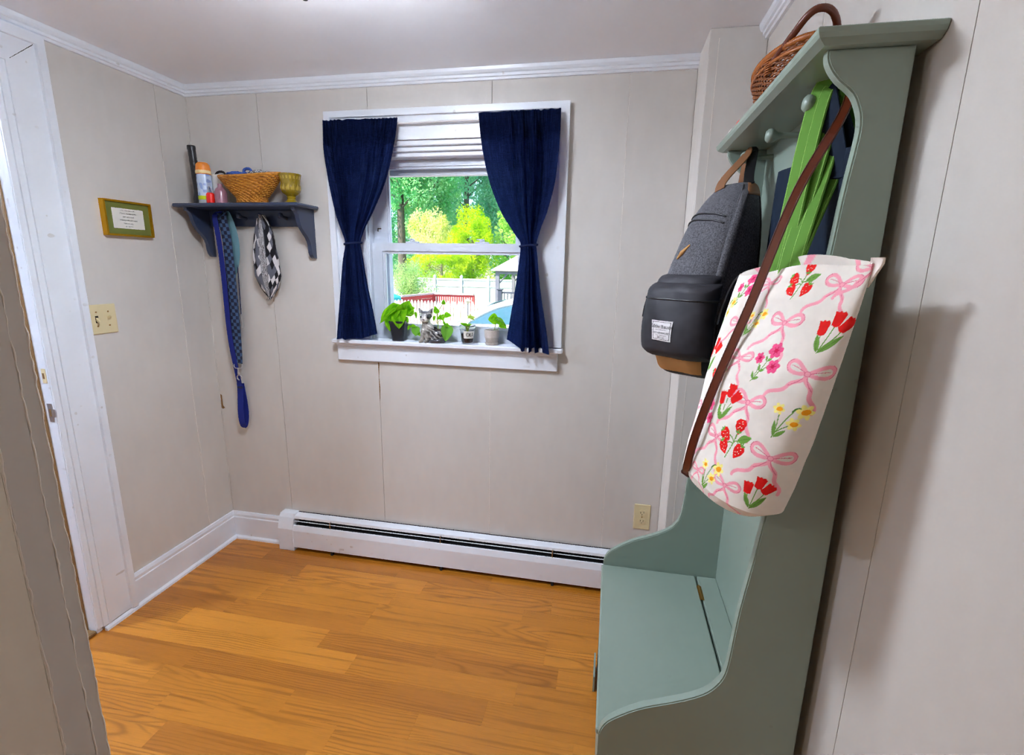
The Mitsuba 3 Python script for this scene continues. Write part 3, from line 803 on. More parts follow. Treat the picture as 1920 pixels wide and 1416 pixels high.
# ================================================================== LEASHES AND BANDANA UNDER THE SHELF
M_ROYAL = mat('royal_strap', lin(18, 32, 112), 0.7, spec=0.3)
M_NAVYSTRAP = mat('navy_strap', lin(24, 30, 62), 0.75)
M_TEAL = mat('teal_strap', lin(98, 140, 152), 0.7)


def plaid_tex(p, n, uv):
    cx, cz = dr.floor(p.x * 62), dr.floor(p.z * 62)
    a = dr.abs(cx + cz - 2 * dr.floor((cx + cz) / 2))
    b = mix(lin(16, 22, 48), lin(58, 84, 118), a)
    return b * (0.85 + 0.3 * noise(p.x * 900, p.y * 900, p.z * 900))


M_PLAID = mat('plaid_strap', tex=proc(plaid_tex), rough=0.8)
k = thing('dog_leash', 'royal blue dog leash with a long loop hanging lowest from the shelf peg', 'leash')
p = spline([(0.156, -0.034, 1.655), (0.152, -0.076, 1.645), (0.152, -0.074, 1.60), (0.146, -0.056, 1.35), (0.138, -0.048, 1.10), (0.146, -0.040, 0.94), (0.149, -0.030, 0.84)], 60)
part(k, 'strap', ribbon(p, 0.026, 0.003, (0, -1, 0)), M_ROYAL, 40)
a = spline([(0.149, -0.030, 0.86), (0.147, -0.036, 0.76), (0.150, -0.042, 0.665), (0.152, -0.034, 0.645), (0.156, -0.026, 0.662), (0.157, -0.020, 0.76), (0.152, -0.024, 0.86)], 70)
part(k, 'hand_loop', ribbon(a, 0.030, 0.003, (0.15, -1, 0.0)), M_ROYAL, 40)
part(k, 'stitching', box(0.136, 0.164, -0.0345, -0.0320, 0.838, 0.846), M_NAVYSTRAP)


def snap_hook(parent, x, y, z, s=1.0):
    part(parent, 'buckle', cat_([tube(np.array([(x - 0.022 * s, y, z + 0.012), (x - 0.022 * s, y, z), (x - 0.014 * s, y - 0.003, z - 0.006), (x + 0.014 * s, y - 0.003, z - 0.006), (x + 0.022 * s, y, z), (x + 0.022 * s, y, z + 0.012)]), 0.0026, 8)]), M_CHROME, True)
    a = np.linspace(-0.6, 4.6, 26)
    hook = np.stack([x + 0.012 * s * np.cos(a) + 0.004, np.full(26, y - 0.004), z - 0.052 * s + 0.013 * s * np.sin(a)], 1)
    part(parent, 'snap_hook', cat_([tube(hook, 0.0028 * s, 8), tube([(x + 0.002, y - 0.004, z - 0.004), (x + 0.003, y - 0.004, z - 0.028 * s)], [0.0035, 0.005], 10), lathe([(0, 0), (0.0055, 0), (0.0055, 0.008), (0, 0.008)], 12, (x + 0.003, y - 0.004, z - 0.036 * s))]), M_CHROME, True)


k = thing('plaid_leash', 'wide navy and blue plaid dog leash with a silver snap hook under the shelf', 'leash')
p = spline([(0.176, -0.030, 1.648), (0.180, -0.066, 1.642), (0.184, -0.064, 1.60), (0.180, -0.048, 1.40), (0.172, -0.042, 1.15), (0.162, -0.040, 0.965)], 60)
part(k, 'strap', ribbon(p, 0.046, 0.0035, (0, -1, 0)), M_PLAID, 40)
p = spline([(0.150, -0.030, 1.60), (0.140, -0.022, 1.30), (0.132, -0.020, 1.05), (0.130, -0.020, 0.955), (0.134, -0.024, 0.935), (0.140, -0.030, 0.96)], 50)
part(k, 'lining_strap', ribbon(p, 0.022, 0.003, (0, -1, 0)), M_NAVYSTRAP, 40)
snap_hook(k, 0.164, -0.046, 0.948, 1.0)
k = thing('teal_harness', 'pale teal dog harness strap with a plastic buckle behind the leashes', 'harness')
p = spline([(0.172, -0.022, 1.652), (0.200, -0.052, 1.64), (0.214, -0.046, 1.58), (0.202, -0.034, 1.45), (0.150, -0.022, 1.36), (0.122, -0.016, 1.30), (0.118, -0.014, 1.18), (0.126, -0.014, 1.10)], 60)
part(k, 'strap', ribbon(p, 0.036, 0.003, (0, -1, 0)), M_TEAL, 40)
part(k, 'belly_strap', box(0.103, 0.145, -0.012, -0.008, 1.09, 1.37, 0.0015), M_TEAL)
part(k, 'buckle', box(0.101, 0.140, -0.020, -0.0125, 1.225, 1.262, 0.004), M_TEAL)
a = np.linspace(0, np.pi, 14)
part(k, 'ring', tube(np.stack([0.122 - 0.013 * np.cos(a), a * 0 - 0.021, 1.222 - 0.012 * np.sin(a)], 1), 0.0018, 6), M_CHROME, True)
k = thing('slip_lead_clip', 'small silver leash clip hanging against the right edge of the plaid leash', 'clip')
part(k, 'cord', tube([(0.206, -0.030, 1.55), (0.205, -0.033, 1.36), (0.200, -0.034, 1.20)], 0.0022, 6), M_NAVYSTRAP, True)
a = np.linspace(0, 2 * np.pi, 18, endpoint=False)
part(k, 'clip', cat_([tube(np.stack([0.200 + 0.006 * np.cos(a), a * 0 - 0.035, 1.155 + 0.017 * np.sin(a)], 1), 0.0018, 6, closed=True), lathe([(0, 0), (0.0045, 0.001), (0.0045, 0.03), (0, 0.031)], 10, (0.200, -0.034, 1.172))]), M_CHROME, True)


def scarf_tex(p, n, uv):
    a, b = uv.x * 8 + uv.y * 6 + 0.5 * noise(uv.x * 8, uv.y * 9), uv.y * 11 - uv.x * 5 + 0.4 * noise(uv.x * 9 + 4, uv.y * 7)
    c = cell_rand(dr.floor(a), dr.floor(b), 3)
    base = dr.select(c < 0.42, mi.Color3f(lin(22, 22, 26)), dr.select(c < 0.72, mi.Color3f(lin(92, 94, 104)), mi.Color3f(lin(210, 208, 210))))
    s = smoothstep(0.35, 0.5, noise(uv.x * 260, uv.y * 150)) * smoothstep(0.40, 0.44, uv.x) * (1 - smoothstep(0.56, 0.60, uv.x))
    return mix(base, mix(lin(30, 30, 34), lin(190, 190, 194), s), smoothstep(0.40, 0.42, uv.x) * (1 - smoothstep(0.57, 0.60, uv.x)))


M_SCARF = mat('bandana', tex=proc(scarf_tex), rough=0.85, spec=0.15)
zt, zb = 1.650, 1.283
tt = np.linspace(0, 1, 90)
aa = np.linspace(0, 2 * np.pi, 121)
hw = np.interp(tt, [0, 0.06, 0.2, 0.5, 0.72, 0.88, 0.96, 1.0], [0.012, 0.026, 0.046, 0.064, 0.066, 0.044, 0.018, 0.003])
hd = np.interp(tt, [0, 0.1, 0.5, 0.8, 1.0], [0.016, 0.020, 0.022, 0.020, 0.003])
cx = np.interp(tt, [0, 0.4, 1.0], [0.372, 0.366, 0.366]) + 0.012 * tt * 0
pl = 1 + 0.10 * np.sin(aa[:, None] * 9 + 3 * tt[None]) + 0.10 * np.sin(aa[:, None] * 5 - 5 * tt[None])
P = np.stack([cx[None] + hw[None] * np.cos(aa)[:, None] * (0.9 + 0.1 * pl), -0.043 + np.interp(tt, [0, 0.1, 1], [-0.012, -0.004, 0.006])[None] - hd[None] * np.sin(aa)[:, None] * pl, np.broadcast_to(zt + (zb - zt) * tt[None], (121, 90)) + 0.008 * np.sin(3 * aa)[:, None] * tt[None] ** 3], -1)
uv = np.stack(np.broadcast_arrays(aa[:, None] / np.pi, tt[None] * 0.9), -1).reshape(-1, 2)
k = thing('bandana', 'black and white checked bandana hanging from the shelf peg', 'scarf')
part(k, 'cloth', grid(P, flip=True), M_SCARF, True, uv=uv)
part(k, 'frayed_tip', cat_([tube([(0.366 + dx, -0.040, 1.292), (0.362 + 1.9 * dx, -0.043, 1.272 + 30 * dx * dx)], 0.0012, 5) for dx in (-0.006, 0.0, 0.005)]), M_BWCLOTH, True)

# ================================================================== HALL TREE
k = thing('hall_tree', 'sage green painted wooden hall tree with bench seat, curved sides and a top shelf', 'hall tree')
TB = 2.333
prof = spline([(1.9455, 0.440), (1.948, 0.461), (1.960, 0.484), (1.9802, 0.5031), (2.0261, 0.5349), (2.0795, 0.5599), (2.1274, 0.5833), (2.158, 0.6052), (2.1757, 0.6292), (2.1836, 0.6483), (2.1893, 0.6889), (2.1957, 0.7905), (2.2114, 0.9327), (2.232, 1.18), (2.250, 1.38), (2.2601, 1.468), (2.2662, 1.5593), (2.2735, 1.635), (2.2737, 1.6719), (2.266, 1.695), (2.2568, 1.7096), (2.2391, 1.7245), (2.2257, 1.7391), (2.2175, 1.7535), (2.2155, 1.766)], 150)
side = sg.Polygon([(1.9455, 0.0005)] + [tuple(q) for q in prof] + [(2.2150, 1.7695), (TB, 1.7695), (TB, 0.0005)]).buffer(0)
for y0, y1 in ((-1.191, -1.170), (-0.526, -0.505)):
    part(k, 'side_panel', cat_([extr(side, 'y', y0 + 0.0025, y1 - 0.0025), extr(side.buffer(-0.0025), 'y', y0, y1)]), M_SAGE, 35)
part(k, 'back_panel', box(2.314, 2.330, -1.1695, -0.5265, 0.03, 1.7695), M_SAGE)
part(k, 'seat_lid', box(1.9395, 2.2475, -1.1685, -0.5275, 0.423, 0.442, 0.004), M_SAGE)
part(k, 'seat_back_strip', box(2.2535, 2.3135, -1.1685, -0.5275, 0.423, 0.442, 0.002), M_SAGE)
part(k, 'front_board', box(1.950, 1.968, -1.1690, -0.5270, 0.012, 0.4225), M_SAGE)
part(k, 'bottom_board', box(1.9685, 2.3135, -1.1690, -0.5270, 0.03, 0.045), M_SAGE)
for y in (-0.62, -1.06):
    part(k, 'hinge', cat_([box(2.2440, 2.2570, y - 0.035, y + 0.035, 0.4421, 0.4436), tube([(2.2505, y - 0.035, 0.4450), (2.2505, y + 0.035, 0.4450)], 0.0028, 8)]), M_BRASS)
rows = [(1.7698, 0.016), (1.7735, 0.010), (1.777, 0.004), (1.783, 0.001), (1.7885, 0.0), (1.7905, 0.002)]
loops = []
for z, d in rows:
    loops.append([(2.189 + d, -1.220 + d, z), (2.3555, -1.220 + d, z), (2.3555, -0.478 - d, z), (2.189 + d, -0.478 - d, z)])
v = np.array(loops).reshape(-1, 3)
f = []
for i in range(len(rows) - 1):
    for j in range(4):
        f.append([i * 4 + j, i * 4 + (j + 1) % 4, i * 4 + 4 + (j + 1) % 4, i * 4 + 4 + j])
f = np.array(f)
f = np.vstack([f[:, [0, 1, 2]], f[:, [0, 2, 3]], [[0, 2, 1], [0, 3, 2]], [[20, 21, 22], [20, 22, 23]]])
part(k, 'top_shelf', trimesh.Trimesh(v, f, process=False), M_SAGE)
big_peg = [(0.0, 0.0), (0.0075, 0.0), (0.0065, 0.015), (0.006, 0.046), (0.0075, 0.056), (0.0125, 0.062), (0.0150, 0.068), (0.0145, 0.074), (0.009, 0.0795), (0.0, 0.081)]
for y in (-0.592, -0.817, -1.042):
    g = lathe(big_peg, 20, (0, 0, 0), 'x')
    g.apply_transform(trimesh.transformations.reflection_matrix((0, 0, 0), (1, 0, 0)))
    part(k, 'peg', move(g, (2.3138, y, 1.7375)), M_SAGE, 40)
part(k, 'kick_strip', box(1.9335, 1.9393, -0.618, -0.505, 0.0, 0.06), M_SAGE)

# --- wicker basket on the top shelf
def dkw_tex(p, n, uv):
    return mix(lin(70, 32, 12), lin(142, 82, 36), noise(p.x * 150, p.y * 150, p.z * 220))


M_DKWICK = mat('wicker_dark', tex=proc(dkw_tex), rough=0.4)
M_CANE = mat('cane_wrap', lin(150, 84, 30), 0.4)
M_HANDLE = mat('cane_handle', lin(88, 40, 22), 0.35)
k = thing('wicker_basket', 'dark brown wicker basket with an arched handle on top of the hall tree', 'basket')
tc = np.array([2.277, -0.812])
zt0 = 1.7912
def tb_ring(a, t):
    s = np.interp(t, [0, 0.3, 0.8, 1.0], [0.72, 0.88, 1.0, 1.0])
    ax, ay = 0.071 * s, 0.155 * s
    xy = np.stack([tc[0] + ax * np.cos(a), tc[1] + ay * np.sin(a)], 1)
    nrm = np.stack([np.cos(a) / ax, np.sin(a) / ay], 1)
    return xy, nrm / np.linalg.norm(nrm, axis=1, keepdims=True)
def tb_z(a, t):
    return zt0 + 0.004 + t * 0.078 + 0 * a
part(k, 'weave', weave_tube(tb_ring, tb_z, 17, r=0.0026, nst=60, amp=0.0022, n=300), M_DKWICK, True)
st = []
for i in range(60):
    a = np.array([2 * np.pi * (i + 0.5) / 60])
    st.append(tube(np.array([[*tb_ring(a, t)[0][0], tb_z(a, t)[0]] for t in np.linspace(0, 1, 8)]), 0.0018, 5))
part(k, 'stake', cat_(st), M_CANE, True)
a = np.linspace(0, 2 * np.pi, 600, endpoint=False)
xy, nr = tb_ring(a, 1.0)
w_ = 0.0012 * np.sin(a * 150)
part(k, 'rim', tube(np.stack([xy[:, 0] + nr[:, 0] * w_, xy[:, 1] + nr[:, 1] * w_, tb_z(a, 1.0) + 0.004 + w_], 1), 0.0062, 8, closed=True), M_CANE, True)
a = np.linspace(0, 2 * np.pi, 160, endpoint=False)
xy, _ = tb_ring(a, 0.8)
part(k, 'braid', tube(np.stack([xy[:, 0] + 0.003 * np.cos(a), xy[:, 1] + 0.003 * np.sin(a), tb_z(a, 0.84)], 1), 0.0036, 6, closed=True), M_CANE, True)
part(k, 'base', extr(affinity.translate(affinity.scale(sg.Point(0, 0).buffer(1), 0.05, 0.12), *tc), 'z', zt0, zt0 + 0.006), M_DKWICK)
hp = spline([(2.211, -0.860, 1.845), (2.218, -0.895, 1.868), (2.234, -0.945, 1.893), (2.254, -0.975, 1.914), (2.278, -0.975, 1.914), (2.303, -0.95, 1.898), (2.325, -0.90, 1.870), (2.338, -0.865, 1.845)], 50)
part(k, 'handle', tube(hp, 0.0066, 10), M_HANDLE, True)
bind = []
for q in (hp[3], hp[-4]):
    for dz in np.linspace(-0.012, 0.014, 7):
        b = np.linspace(0, 2 * np.pi, 14, endpoint=False)
        bind.append(tube(np.stack([q[0] + 0.0085 * np.cos(b), q[1] + 0.0085 * np.sin(b), q[2] + dz + 0.002 * np.cos(b)], 1), 0.0016, 5, closed=True))
part(k, 'binding', cat_(bind), M_CANE, True)
add('red_rag', blob((2.222, -0.636, 1.8065), (0.017, 0.026, 0.0155), 2, 0.2, 3), M_RED, True, label='red cloth bundle peeking over the far end of the hall tree shelf', cat='cloth')
add('white_ball', trimesh.creation.icosphere(subdivisions=3, radius=0.017).apply_translation((2.2225, -0.540, 1.8080)), M_PAPER, True, label='small white ball at the far end of the hall tree shelf beside the red cloth', cat='ball')

# ================================================================== BACKPACK
def heather(p, n, uv):
    s = noise(p.x * 600, p.y * 600, p.z * 260)
    return mix(lin(46, 46, 49), lin(112, 112, 117), s * 0.8 + 0.2 * noise(p.x * 900, p.y * 900, p.z * 900))


M_HEATHER = mat('heather', tex=proc(heather), rough=0.9, spec=0.15)
def nylon(p, n, uv):
    return mix(lin(30, 30, 34), lin(46, 45, 50), fbm(p.x * 40, p.y * 40, p.z * 40, 2))
M_NYLON = mat('black_nylon', tex=proc(nylon), rough=0.6, spec=0.3)
M_SUEDE = mat('tan_suede', lin(186, 138, 84), 0.85)
M_LEATHER = mat('brown_leather', lin(124, 84, 54), 0.5)
M_PIPING = mat('piping', lin(168, 172, 178), 0.4)
M_LABELW = mat('label_white', lin(222, 222, 224), 0.6)
TH = 0.80
F2, S2 = np.array([-math.cos(TH), -math.sin(TH)]), np.array([math.sin(TH), -math.cos(TH)])
BP0 = np.array([2.246, -0.628])
BZ = [1.168, 1.176, 1.20, 1.30, 1.42, 1.50, 1.56, 1.61, 1.64, 1.660, 1.668]
BWD = [0.16, 0.215, 0.245, 0.258, 0.258, 0.250, 0.232, 0.20, 0.165, 0.115, 0.03]
BDP = [0.10, 0.150, 0.170, 0.185, 0.166, 0.140, 0.115, 0.088, 0.066, 0.045, 0.012]
from scipy.interpolate import PchipInterpolator
fW, fD = PchipInterpolator(BZ, np.array(BWD) * 0.66), PchipInterpolator(BZ, np.array(BDP) * 1.32)


def pack(th, z, off=0.0):
    th, z = np.broadcast_arrays(np.asarray(th, float), np.asarray(z, float))
    w, d = fW(np.clip(z, BZ[0], BZ[-1])), fD(np.clip(z, BZ[0], BZ[-1]))
    n = 2 / np.interp(z, [1.17, 1.3, 1.55, 1.66], [3.6, 4.0, 3.0, 2.2])
    c, s = np.cos(th), np.sin(th)
    a = (w / 2) * np.sign(c) * np.abs(c) ** n
    b = d / 2 + (d / 2) * np.sign(s) * np.abs(s) ** n
    sag = 0.004 * np.sin(a * 60 + z * 35) * np.clip((1.6 - z) / 0.2, 0, 1) * np.clip(s, 0, 1)
    na, nb = np.sign(c) * np.abs(c) ** (2 - n) / np.maximum(w, 0.02), np.sign(s) * np.abs(s) ** (2 - n) / np.maximum(d, 0.02)
    ln = np.hypot(na, nb) + 1e-9
    a, b = a + off * na / ln, b + (off + sag) * nb / ln
    return np.stack([BP0[0] + a * S2[0] + b * F2[0], BP0[1] + a * S2[1] + b * F2[1], z + 0 * a], -1)


def patch(t0, t1, z0, z1, off, nu=60, nv=40, edge=None, fn=None):
    t, z = np.meshgrid(np.linspace(t0, t1, nu), np.linspace(z0, z1, nv), indexing='ij')
    o = np.full(t.shape, off)
    if edge:
        u, v = np.linspace(0, 1, nu)[:, None], np.linspace(0, 1, nv)[None]
        e = np.minimum(np.minimum(u, 1 - u) * edge[0], np.minimum(v, 1 - v) * edge[1])
        o = off * np.sqrt(np.clip(1 - (1 - np.clip(e, 0, 1)) ** 2, 0, 1)) + 0.0015
    if fn:
        t, z, o = fn(t, z, o)
    return pack(t, z, o)


D = math.radians
k = thing('backpack', 'grey and black backpack with a tan patch hanging from the far hall tree peg', 'backpack')
zz_ = np.r_[np.linspace(1.168, 1.64, 70), np.linspace(1.643, 1.668, 12)]
aa = np.linspace(0, 2 * np.pi, 141)
P = pack(aa[:, None], zz_[None])
m = grid(P)
c0 = np.array([*(BP0 + F2 * 0.05), 1.166])
c1 = np.array([*(BP0 + F2 * 0.006), 1.669])
nn = len(m.vertices)
nv_ = len(zz_)
ff = [[nn, (i + 1) * nv_, i * nv_] for i in range(140)] + [[nn + 1, i * nv_ + nv_ - 1, (i + 1) * nv_ + nv_ - 1] for i in range(140)]
part(k, 'body', trimesh.Trimesh(np.vstack([m.vertices, c0, c1]), np.vstack([m.faces, ff]), process=False), M_HEATHER, True)
part(k, 'base', grid(patch(0, 2 * np.pi, 1.169, 1.232, 0.0022, 140, 14)), M_NYLON, True)
q = part(k, 'front_pocket', grid(patch(D(30), D(158), 1.222, 1.415, 0.036, 80, 60, (4.0, 7.0))), M_NYLON, True)
part(k, 'pocket_flap', grid(patch(D(34), D(156), 1.362, 1.432, 0.018, 70, 20, (6.0, 3.0))), M_NYLON, True)
part(q, 'zipper', tube(pack(np.linspace(D(40), D(150), 40), 1.372, 0.0375), 0.0028, 6), M_BLACK, True)
part(q, 'zipper_pull', tube(np.array([pack(D(146), 1.37, 0.040), pack(D(147), 1.345, 0.043), pack(D(147), 1.318, 0.043)]).reshape(3, 3), 0.002, 6), M_BLACK, True)
part(k, 'tan_patch', grid(patch(D(48), D(150), 1.186, 1.226, 0.0045, 50, 10)), M_SUEDE, True, label='tan suede patch along the bottom front')
# label with its writing, on the pocket
def pocket_off(th, z):
    u, v = (th - D(30)) / D(128), (z - 1.222) / 0.193
    e = np.clip(np.minimum(np.minimum(u, 1 - u) * 4.0, np.minimum(v, 1 - v) * 7.0), 0, 1)
    return 0.036 * np.sqrt(np.clip(1 - (1 - e) ** 2, 0, 1)) + 0.0015


LA, LZ = -0.006, 1.295       # label centre: across the front (towards the near side positive) and height


def on_pocket(mesh, x0=0.0, z0=0.0, lift=0.0006):
    """lays a flat mesh (x across, y up, z outward) on the pocket's front."""
    mesh = tri(mesh)
    v = mesh.vertices
    z = LZ + z0 + v[:, 1]
    a = LA + x0 + v[:, 0]
    w = fW(z) / 2
    n = 2 / np.interp(z, [1.17, 1.3, 1.55, 1.66], [3.6, 4.0, 3.0, 2.2])
    th = np.arccos(np.sign(a) * np.clip(np.abs(a) / w, 0, 1) ** (1 / n))
    return trimesh.Trimesh(pack(th, z, pocket_off(th, z) + lift + v[:, 2]), mesh.faces, process=False)


def plate(x0, z0, w, h, t, nx=12, ny=10):
    X, Y = np.meshgrid(np.linspace(-w / 2, w / 2, nx), np.linspace(-h / 2, h / 2, ny), indexing='ij')
    m_ = thick(np.stack([X, Y, 0 * X], -1), t)
    m_.vertices[:, 2] += t / 2
    return m_, x0, z0


lb = part(k, 'label', on_pocket(*plate(0, 0, 0.058, 0.050, 0.0012)), M_LABELW, label='white woven label with dark lettering')
for s_, z_, h_ in (('Eddie Bauer', 0.0065, 0.0082), ('EST ADVENTURE', -0.0075, 0.0043), ('MFG. CO.', -0.0190, 0.0040)):
    tm = meshkit.text_mesh(s_, h_, 0.0003)
    tm.vertices[:, 0] -= (tm.vertices[:, 0].min() + tm.vertices[:, 0].max()) / 2
    part(lb, 'text_line', on_pocket(tm, 0, z_, 0.0019), M_INK)
for x0, z0, w_, h_ in ((0, 0.0215, 0.052, 0.001), (0, -0.0215, 0.052, 0.001), (-0.0255, 0, 0.001, 0.043), (0.0255, 0, 0.001, 0.043), (0, 0.0025, 0.034, 0.0007), (0, -0.0115, 0.034, 0.0007)):
    part(lb, 'border_line', on_pocket(*plate(x0, z0, w_, h_, 0.0003), lift=0.0019), M_INK)
# side pocket with piping
def arc(t, z, o):
    u = (t - D(-62)) / D(84)
    top = 1.235 + 0.205 * np.sqrt(np.clip(1 - (2 * u - 1.0) ** 4, 0, 1))
    zf = (z - 1.19) / 0.25
    return t, 1.19 + (top - 1.19) * zf, o
part(k, 'side_pocket', grid(patch(D(-62), D(22), 1.19, 1.44, 0.008, 60, 40, (6, 5), arc)), M_NYLON, True)
u = np.linspace(0.02, 0.98, 60)
tt_ = D(-62) + D(84) * u
part(k, 'piping', tube(pack(tt_, 1.236 + 0.205 * np.sqrt(np.clip(1 - (2 * u - 1) ** 4, 0, 1)), 0.004), 0.0024, 6), M_PIPING, True, label='pale piping around the side pocket')
for off_, zc in ((0.0015, 1.572), (0.0015, 1.556)):
    part(k, 'front_zipper', tube(pack(np.linspace(D(62), D(150), 40), zc + 0.012 * np.sin(np.linspace(0, 3.1, 40)), off_), 0.0022, 6), M_BLACK, True)
for t_ in (-28, -36, -44):
    part(k, 'main_zipper', tube(pack(D(t_) + 0 * np.linspace(0, 1, 50), np.linspace(1.44, 1.645, 50), 0.0012), 0.0021, 6), M_BLACK, True)
part(k, 'seam', tube(pack(D(44) + 0.05 * np.linspace(0, 1, 60), np.linspace(1.44, 1.655, 60), 0.0005), 0.0022, 6), M_HEATHER, True)
part(k, 'side_fold', grid(patch(D(26), D(46), 1.232, 1.64, 0.006, 16, 60, (2, 8))), M_HEATHER, True)
part(k, 'leather_top', grid(patch(D(-30), D(30), 1.628, 1.664, 0.003, 30, 16, (5, 3))), M_LEATHER, True, label='brown leather top patch')
logo = pack(D(100), 1.49, 0.003)
part(k, 'logo_patch', tube(np.array([pack(D(112), 1.47, 0.001), pack(D(104), 1.485, 0.002), pack(D(95), 1.505, 0.001)]).reshape(3, 3), [0.002, 0.006, 0.002], 8), M_SUEDE, True)
# carrying loop over the peg
pk = np.array([2.249, -0.592, 1.7375])
la = spline([pack(D(110), 1.645, 0.0), (2.205, -0.640, 1.695), pk + (-0.004, -0.018, 0.006), pk + (0.0, 0.0, 0.0155), pk + (0.006, 0.020, 0.004), (2.246, -0.600, 1.69), (2.236, -0.660, 1.655)], 60)
part(k, 'grab_loop', ribbon(la, 0.026, 0.004, (-0.5, -0.5, 0.3)), M_LEATHER, 40)
lb2 = spline([(2.243, -0.690, 1.655), (2.250, -0.640, 1.70), pk + (0.012, -0.014, 0.010), pk + (0.014, 0.0, 0.0165), pk + (0.014, 0.016, 0.006), (2.26, -0.60, 1.68)], 50)
part(k, 'web_loop', ribbon(lb2, 0.024, 0.003, (-0.3, -1, 0.2)), M_BLACK, 40)
st_ = spline([pack(D(250), 1.63, 0.004), pack(D(262), 1.50, 0.012), pack(D(265), 1.35, 0.012), pack(D(250), 1.20, 0.004), pack(D(300), 1.15, 0.004)], 60)
part(k, 'shoulder_strap', ribbon(st_, 0.05, 0.008, (*(-F2), 0)), M_NYLON, 40)

# ================================================================== DARK BAG, LEATHER STRAP
M_NAVYBAG = mat('navy_canvas', lin(20, 30, 44), 0.85, spec=0.15)
k = thing('navy_bag', 'dark navy cloth bag hanging from the near peg behind the floral tote', 'bag')
nu, nv = 90, 80
U, V = np.meshgrid(np.linspace(0, 2 * np.pi, nu), np.linspace(0, 1, nv), indexing='ij')
zc = 1.66 - 0.50 * V
hl = np.interp(V, [0, 0.05, 0.3, 1], [0.205, 0.212, 0.216, 0.216])
hd_ = np.interp(V, [0, 0.3, 0.9, 1.0], [0.005, 0.014, 0.015, 0.004])
xx = 2.292 + hd_ * np.sin(U) * (1 + 0.3 * np.sin(7 * U + 4 * V))
yy = -0.942 + hl * np.cos(U)
part(k, 'body', grid(np.stack([xx, yy, zc + 0.03 * (np.cos(U) * 0.5 * (1 - V))], -1)), M_NAVYBAG, True)
for dy in (-0.05, 0.028):
    pa = spline([(2.280, -1.042 + dy * 1.3, 1.60), (2.272, -1.042 + dy * 0.7, 1.70), (2.268, -1.042 + 0.012 * np.sign(dy), 1.7515), (2.276, -1.042 - 0.010, 1.74), (2.296, -1.042 + dy * 0.9, 1.66), (2.300, -1.042 + dy, 1.60)], 50)
    part(k, 'handle', ribbon(pa, 0.040, 0.004, (-1, -0.5, 0)), M_NAVYBAG, 40)
M_STRAP = mat('oxblood_leather', lin(96, 40, 22), 0.3, spec=0.5)
M_STRAPDK = mat('oxblood_edge', lin(66, 26, 16), 0.45)
k = thing('leather_strap', 'long reddish brown leather bag strap slung in front of the green handles', 'strap')
pa = spline([(2.300, -1.062, 1.748), (2.284, -1.105, 1.7180), (2.2500, -1.150, 1.660), (2.2110, -1.160, 1.5803), (2.165, -1.160, 1.415), (2.1190, -1.160, 1.261), (2.087, -1.155, 1.125), (2.0830, -1.135, 1.065), (2.094, -1.080, 1.028), (2.120, -1.02, 1.04), (2.150, -0.99, 1.12), (2.20, -0.985, 1.30), (2.27, -1.0, 1.55), (2.298, -1.040, 1.74)], 160)
part(k, 'strap', ribbon(pa, 0.0155, 0.0045, (-0.45, -0.9, 0)), M_STRAP, 40)
for s in (-1, 1):
    t, n_, b_ = frames(pa[:90], (-0.45, -0.9, 0))
    part(k, 'edge_stitch', tube(pa[:90] + n_ * 0.0024 + s * 0.0064 * b_, 0.0008, 5), M_STRAPDK, True)
t, n_, b_ = frames(pa, (-0.45, -0.9, 0))
part(k, 'keeper', sweep(np.array([pa[84] - t[84] * 0.004, pa[84] + t[84] * 0.004]), rrect(0.008, 0.020), up=(-0.45, -0.9, 0)), M_STRAPDK)

# ================================================================== FLORAL TOTE
M_TOTE = mat('tote_canvas', tex={'type': 'mesh_attribute', 'name': 'vertex_color'}, rough=0.85, spec=0.2)
TE = np.array([0.2943, -0.9557, 0.0])
TN = np.array([-0.9557, -0.2943, 0.0])
CT, CB = np.array([2.2135, -1.1775, 1.4520]), np.array([2.152, -1.165, 1.036])


def tote_P(th, t):
    """th: 0 = near edge, pi/2 = outward, pi = far edge; t: 0 rim .. 1 centre of the bottom."""
    th, t = np.broadcast_arrays(np.asarray(th, float), np.asarray(t, float))
    hl = np.interp(t, [0, 0.1, 0.5, 0.8, 0.9, 0.955, 0.985, 1.0], [0.166, 0.163, 0.150, 0.136, 0.128, 0.100, 0.055, 0.0])
    hd = np.interp(t, [0, 0.12, 0.4, 0.8, 0.9, 0.955, 0.985, 1.0], [0.010, 0.024, 0.046, 0.058, 0.058, 0.048, 0.030, 0.0])
    fall = np.interp(t, [0, 0.9, 0.955, 0.985, 1.0], [0, 0.955, 1.0, 1.02, 1.022])
    c = CT + (CB - CT) * fall[..., None]
    ex = 2 / np.interp(t, [0, 0.3, 1], [2.0, 2.3, 2.6])
    cs, sn = np.cos(th), np.sin(th)
    a = hl * np.sign(cs) * np.abs(cs) ** ex
    b = hd * np.sign(sn) * np.abs(sn) ** ex
    wr = (meshkit.fbm(np.stack([a * 11, t * 5, b * 0 + np.where(sn > 0, 1.0, 5.0)], -1), 3) - 0.5) * 0.016 * np.clip(t * 6, 0, 1) * np.clip((1 - t) * 6, 0, 1)
    b = b + wr * np.sign(sn) * np.abs(sn) + 0.004 * np.sin(cs * 7) * np.exp(-t * 8)
    p = c + a[..., None] * TE + b[..., None] * TN
    p[..., 2] += np.exp(-t * 14) * (0.010 * cs - 0.006 * sn + 0.006 * np.sin(cs * 3.3 + 1))
    return p


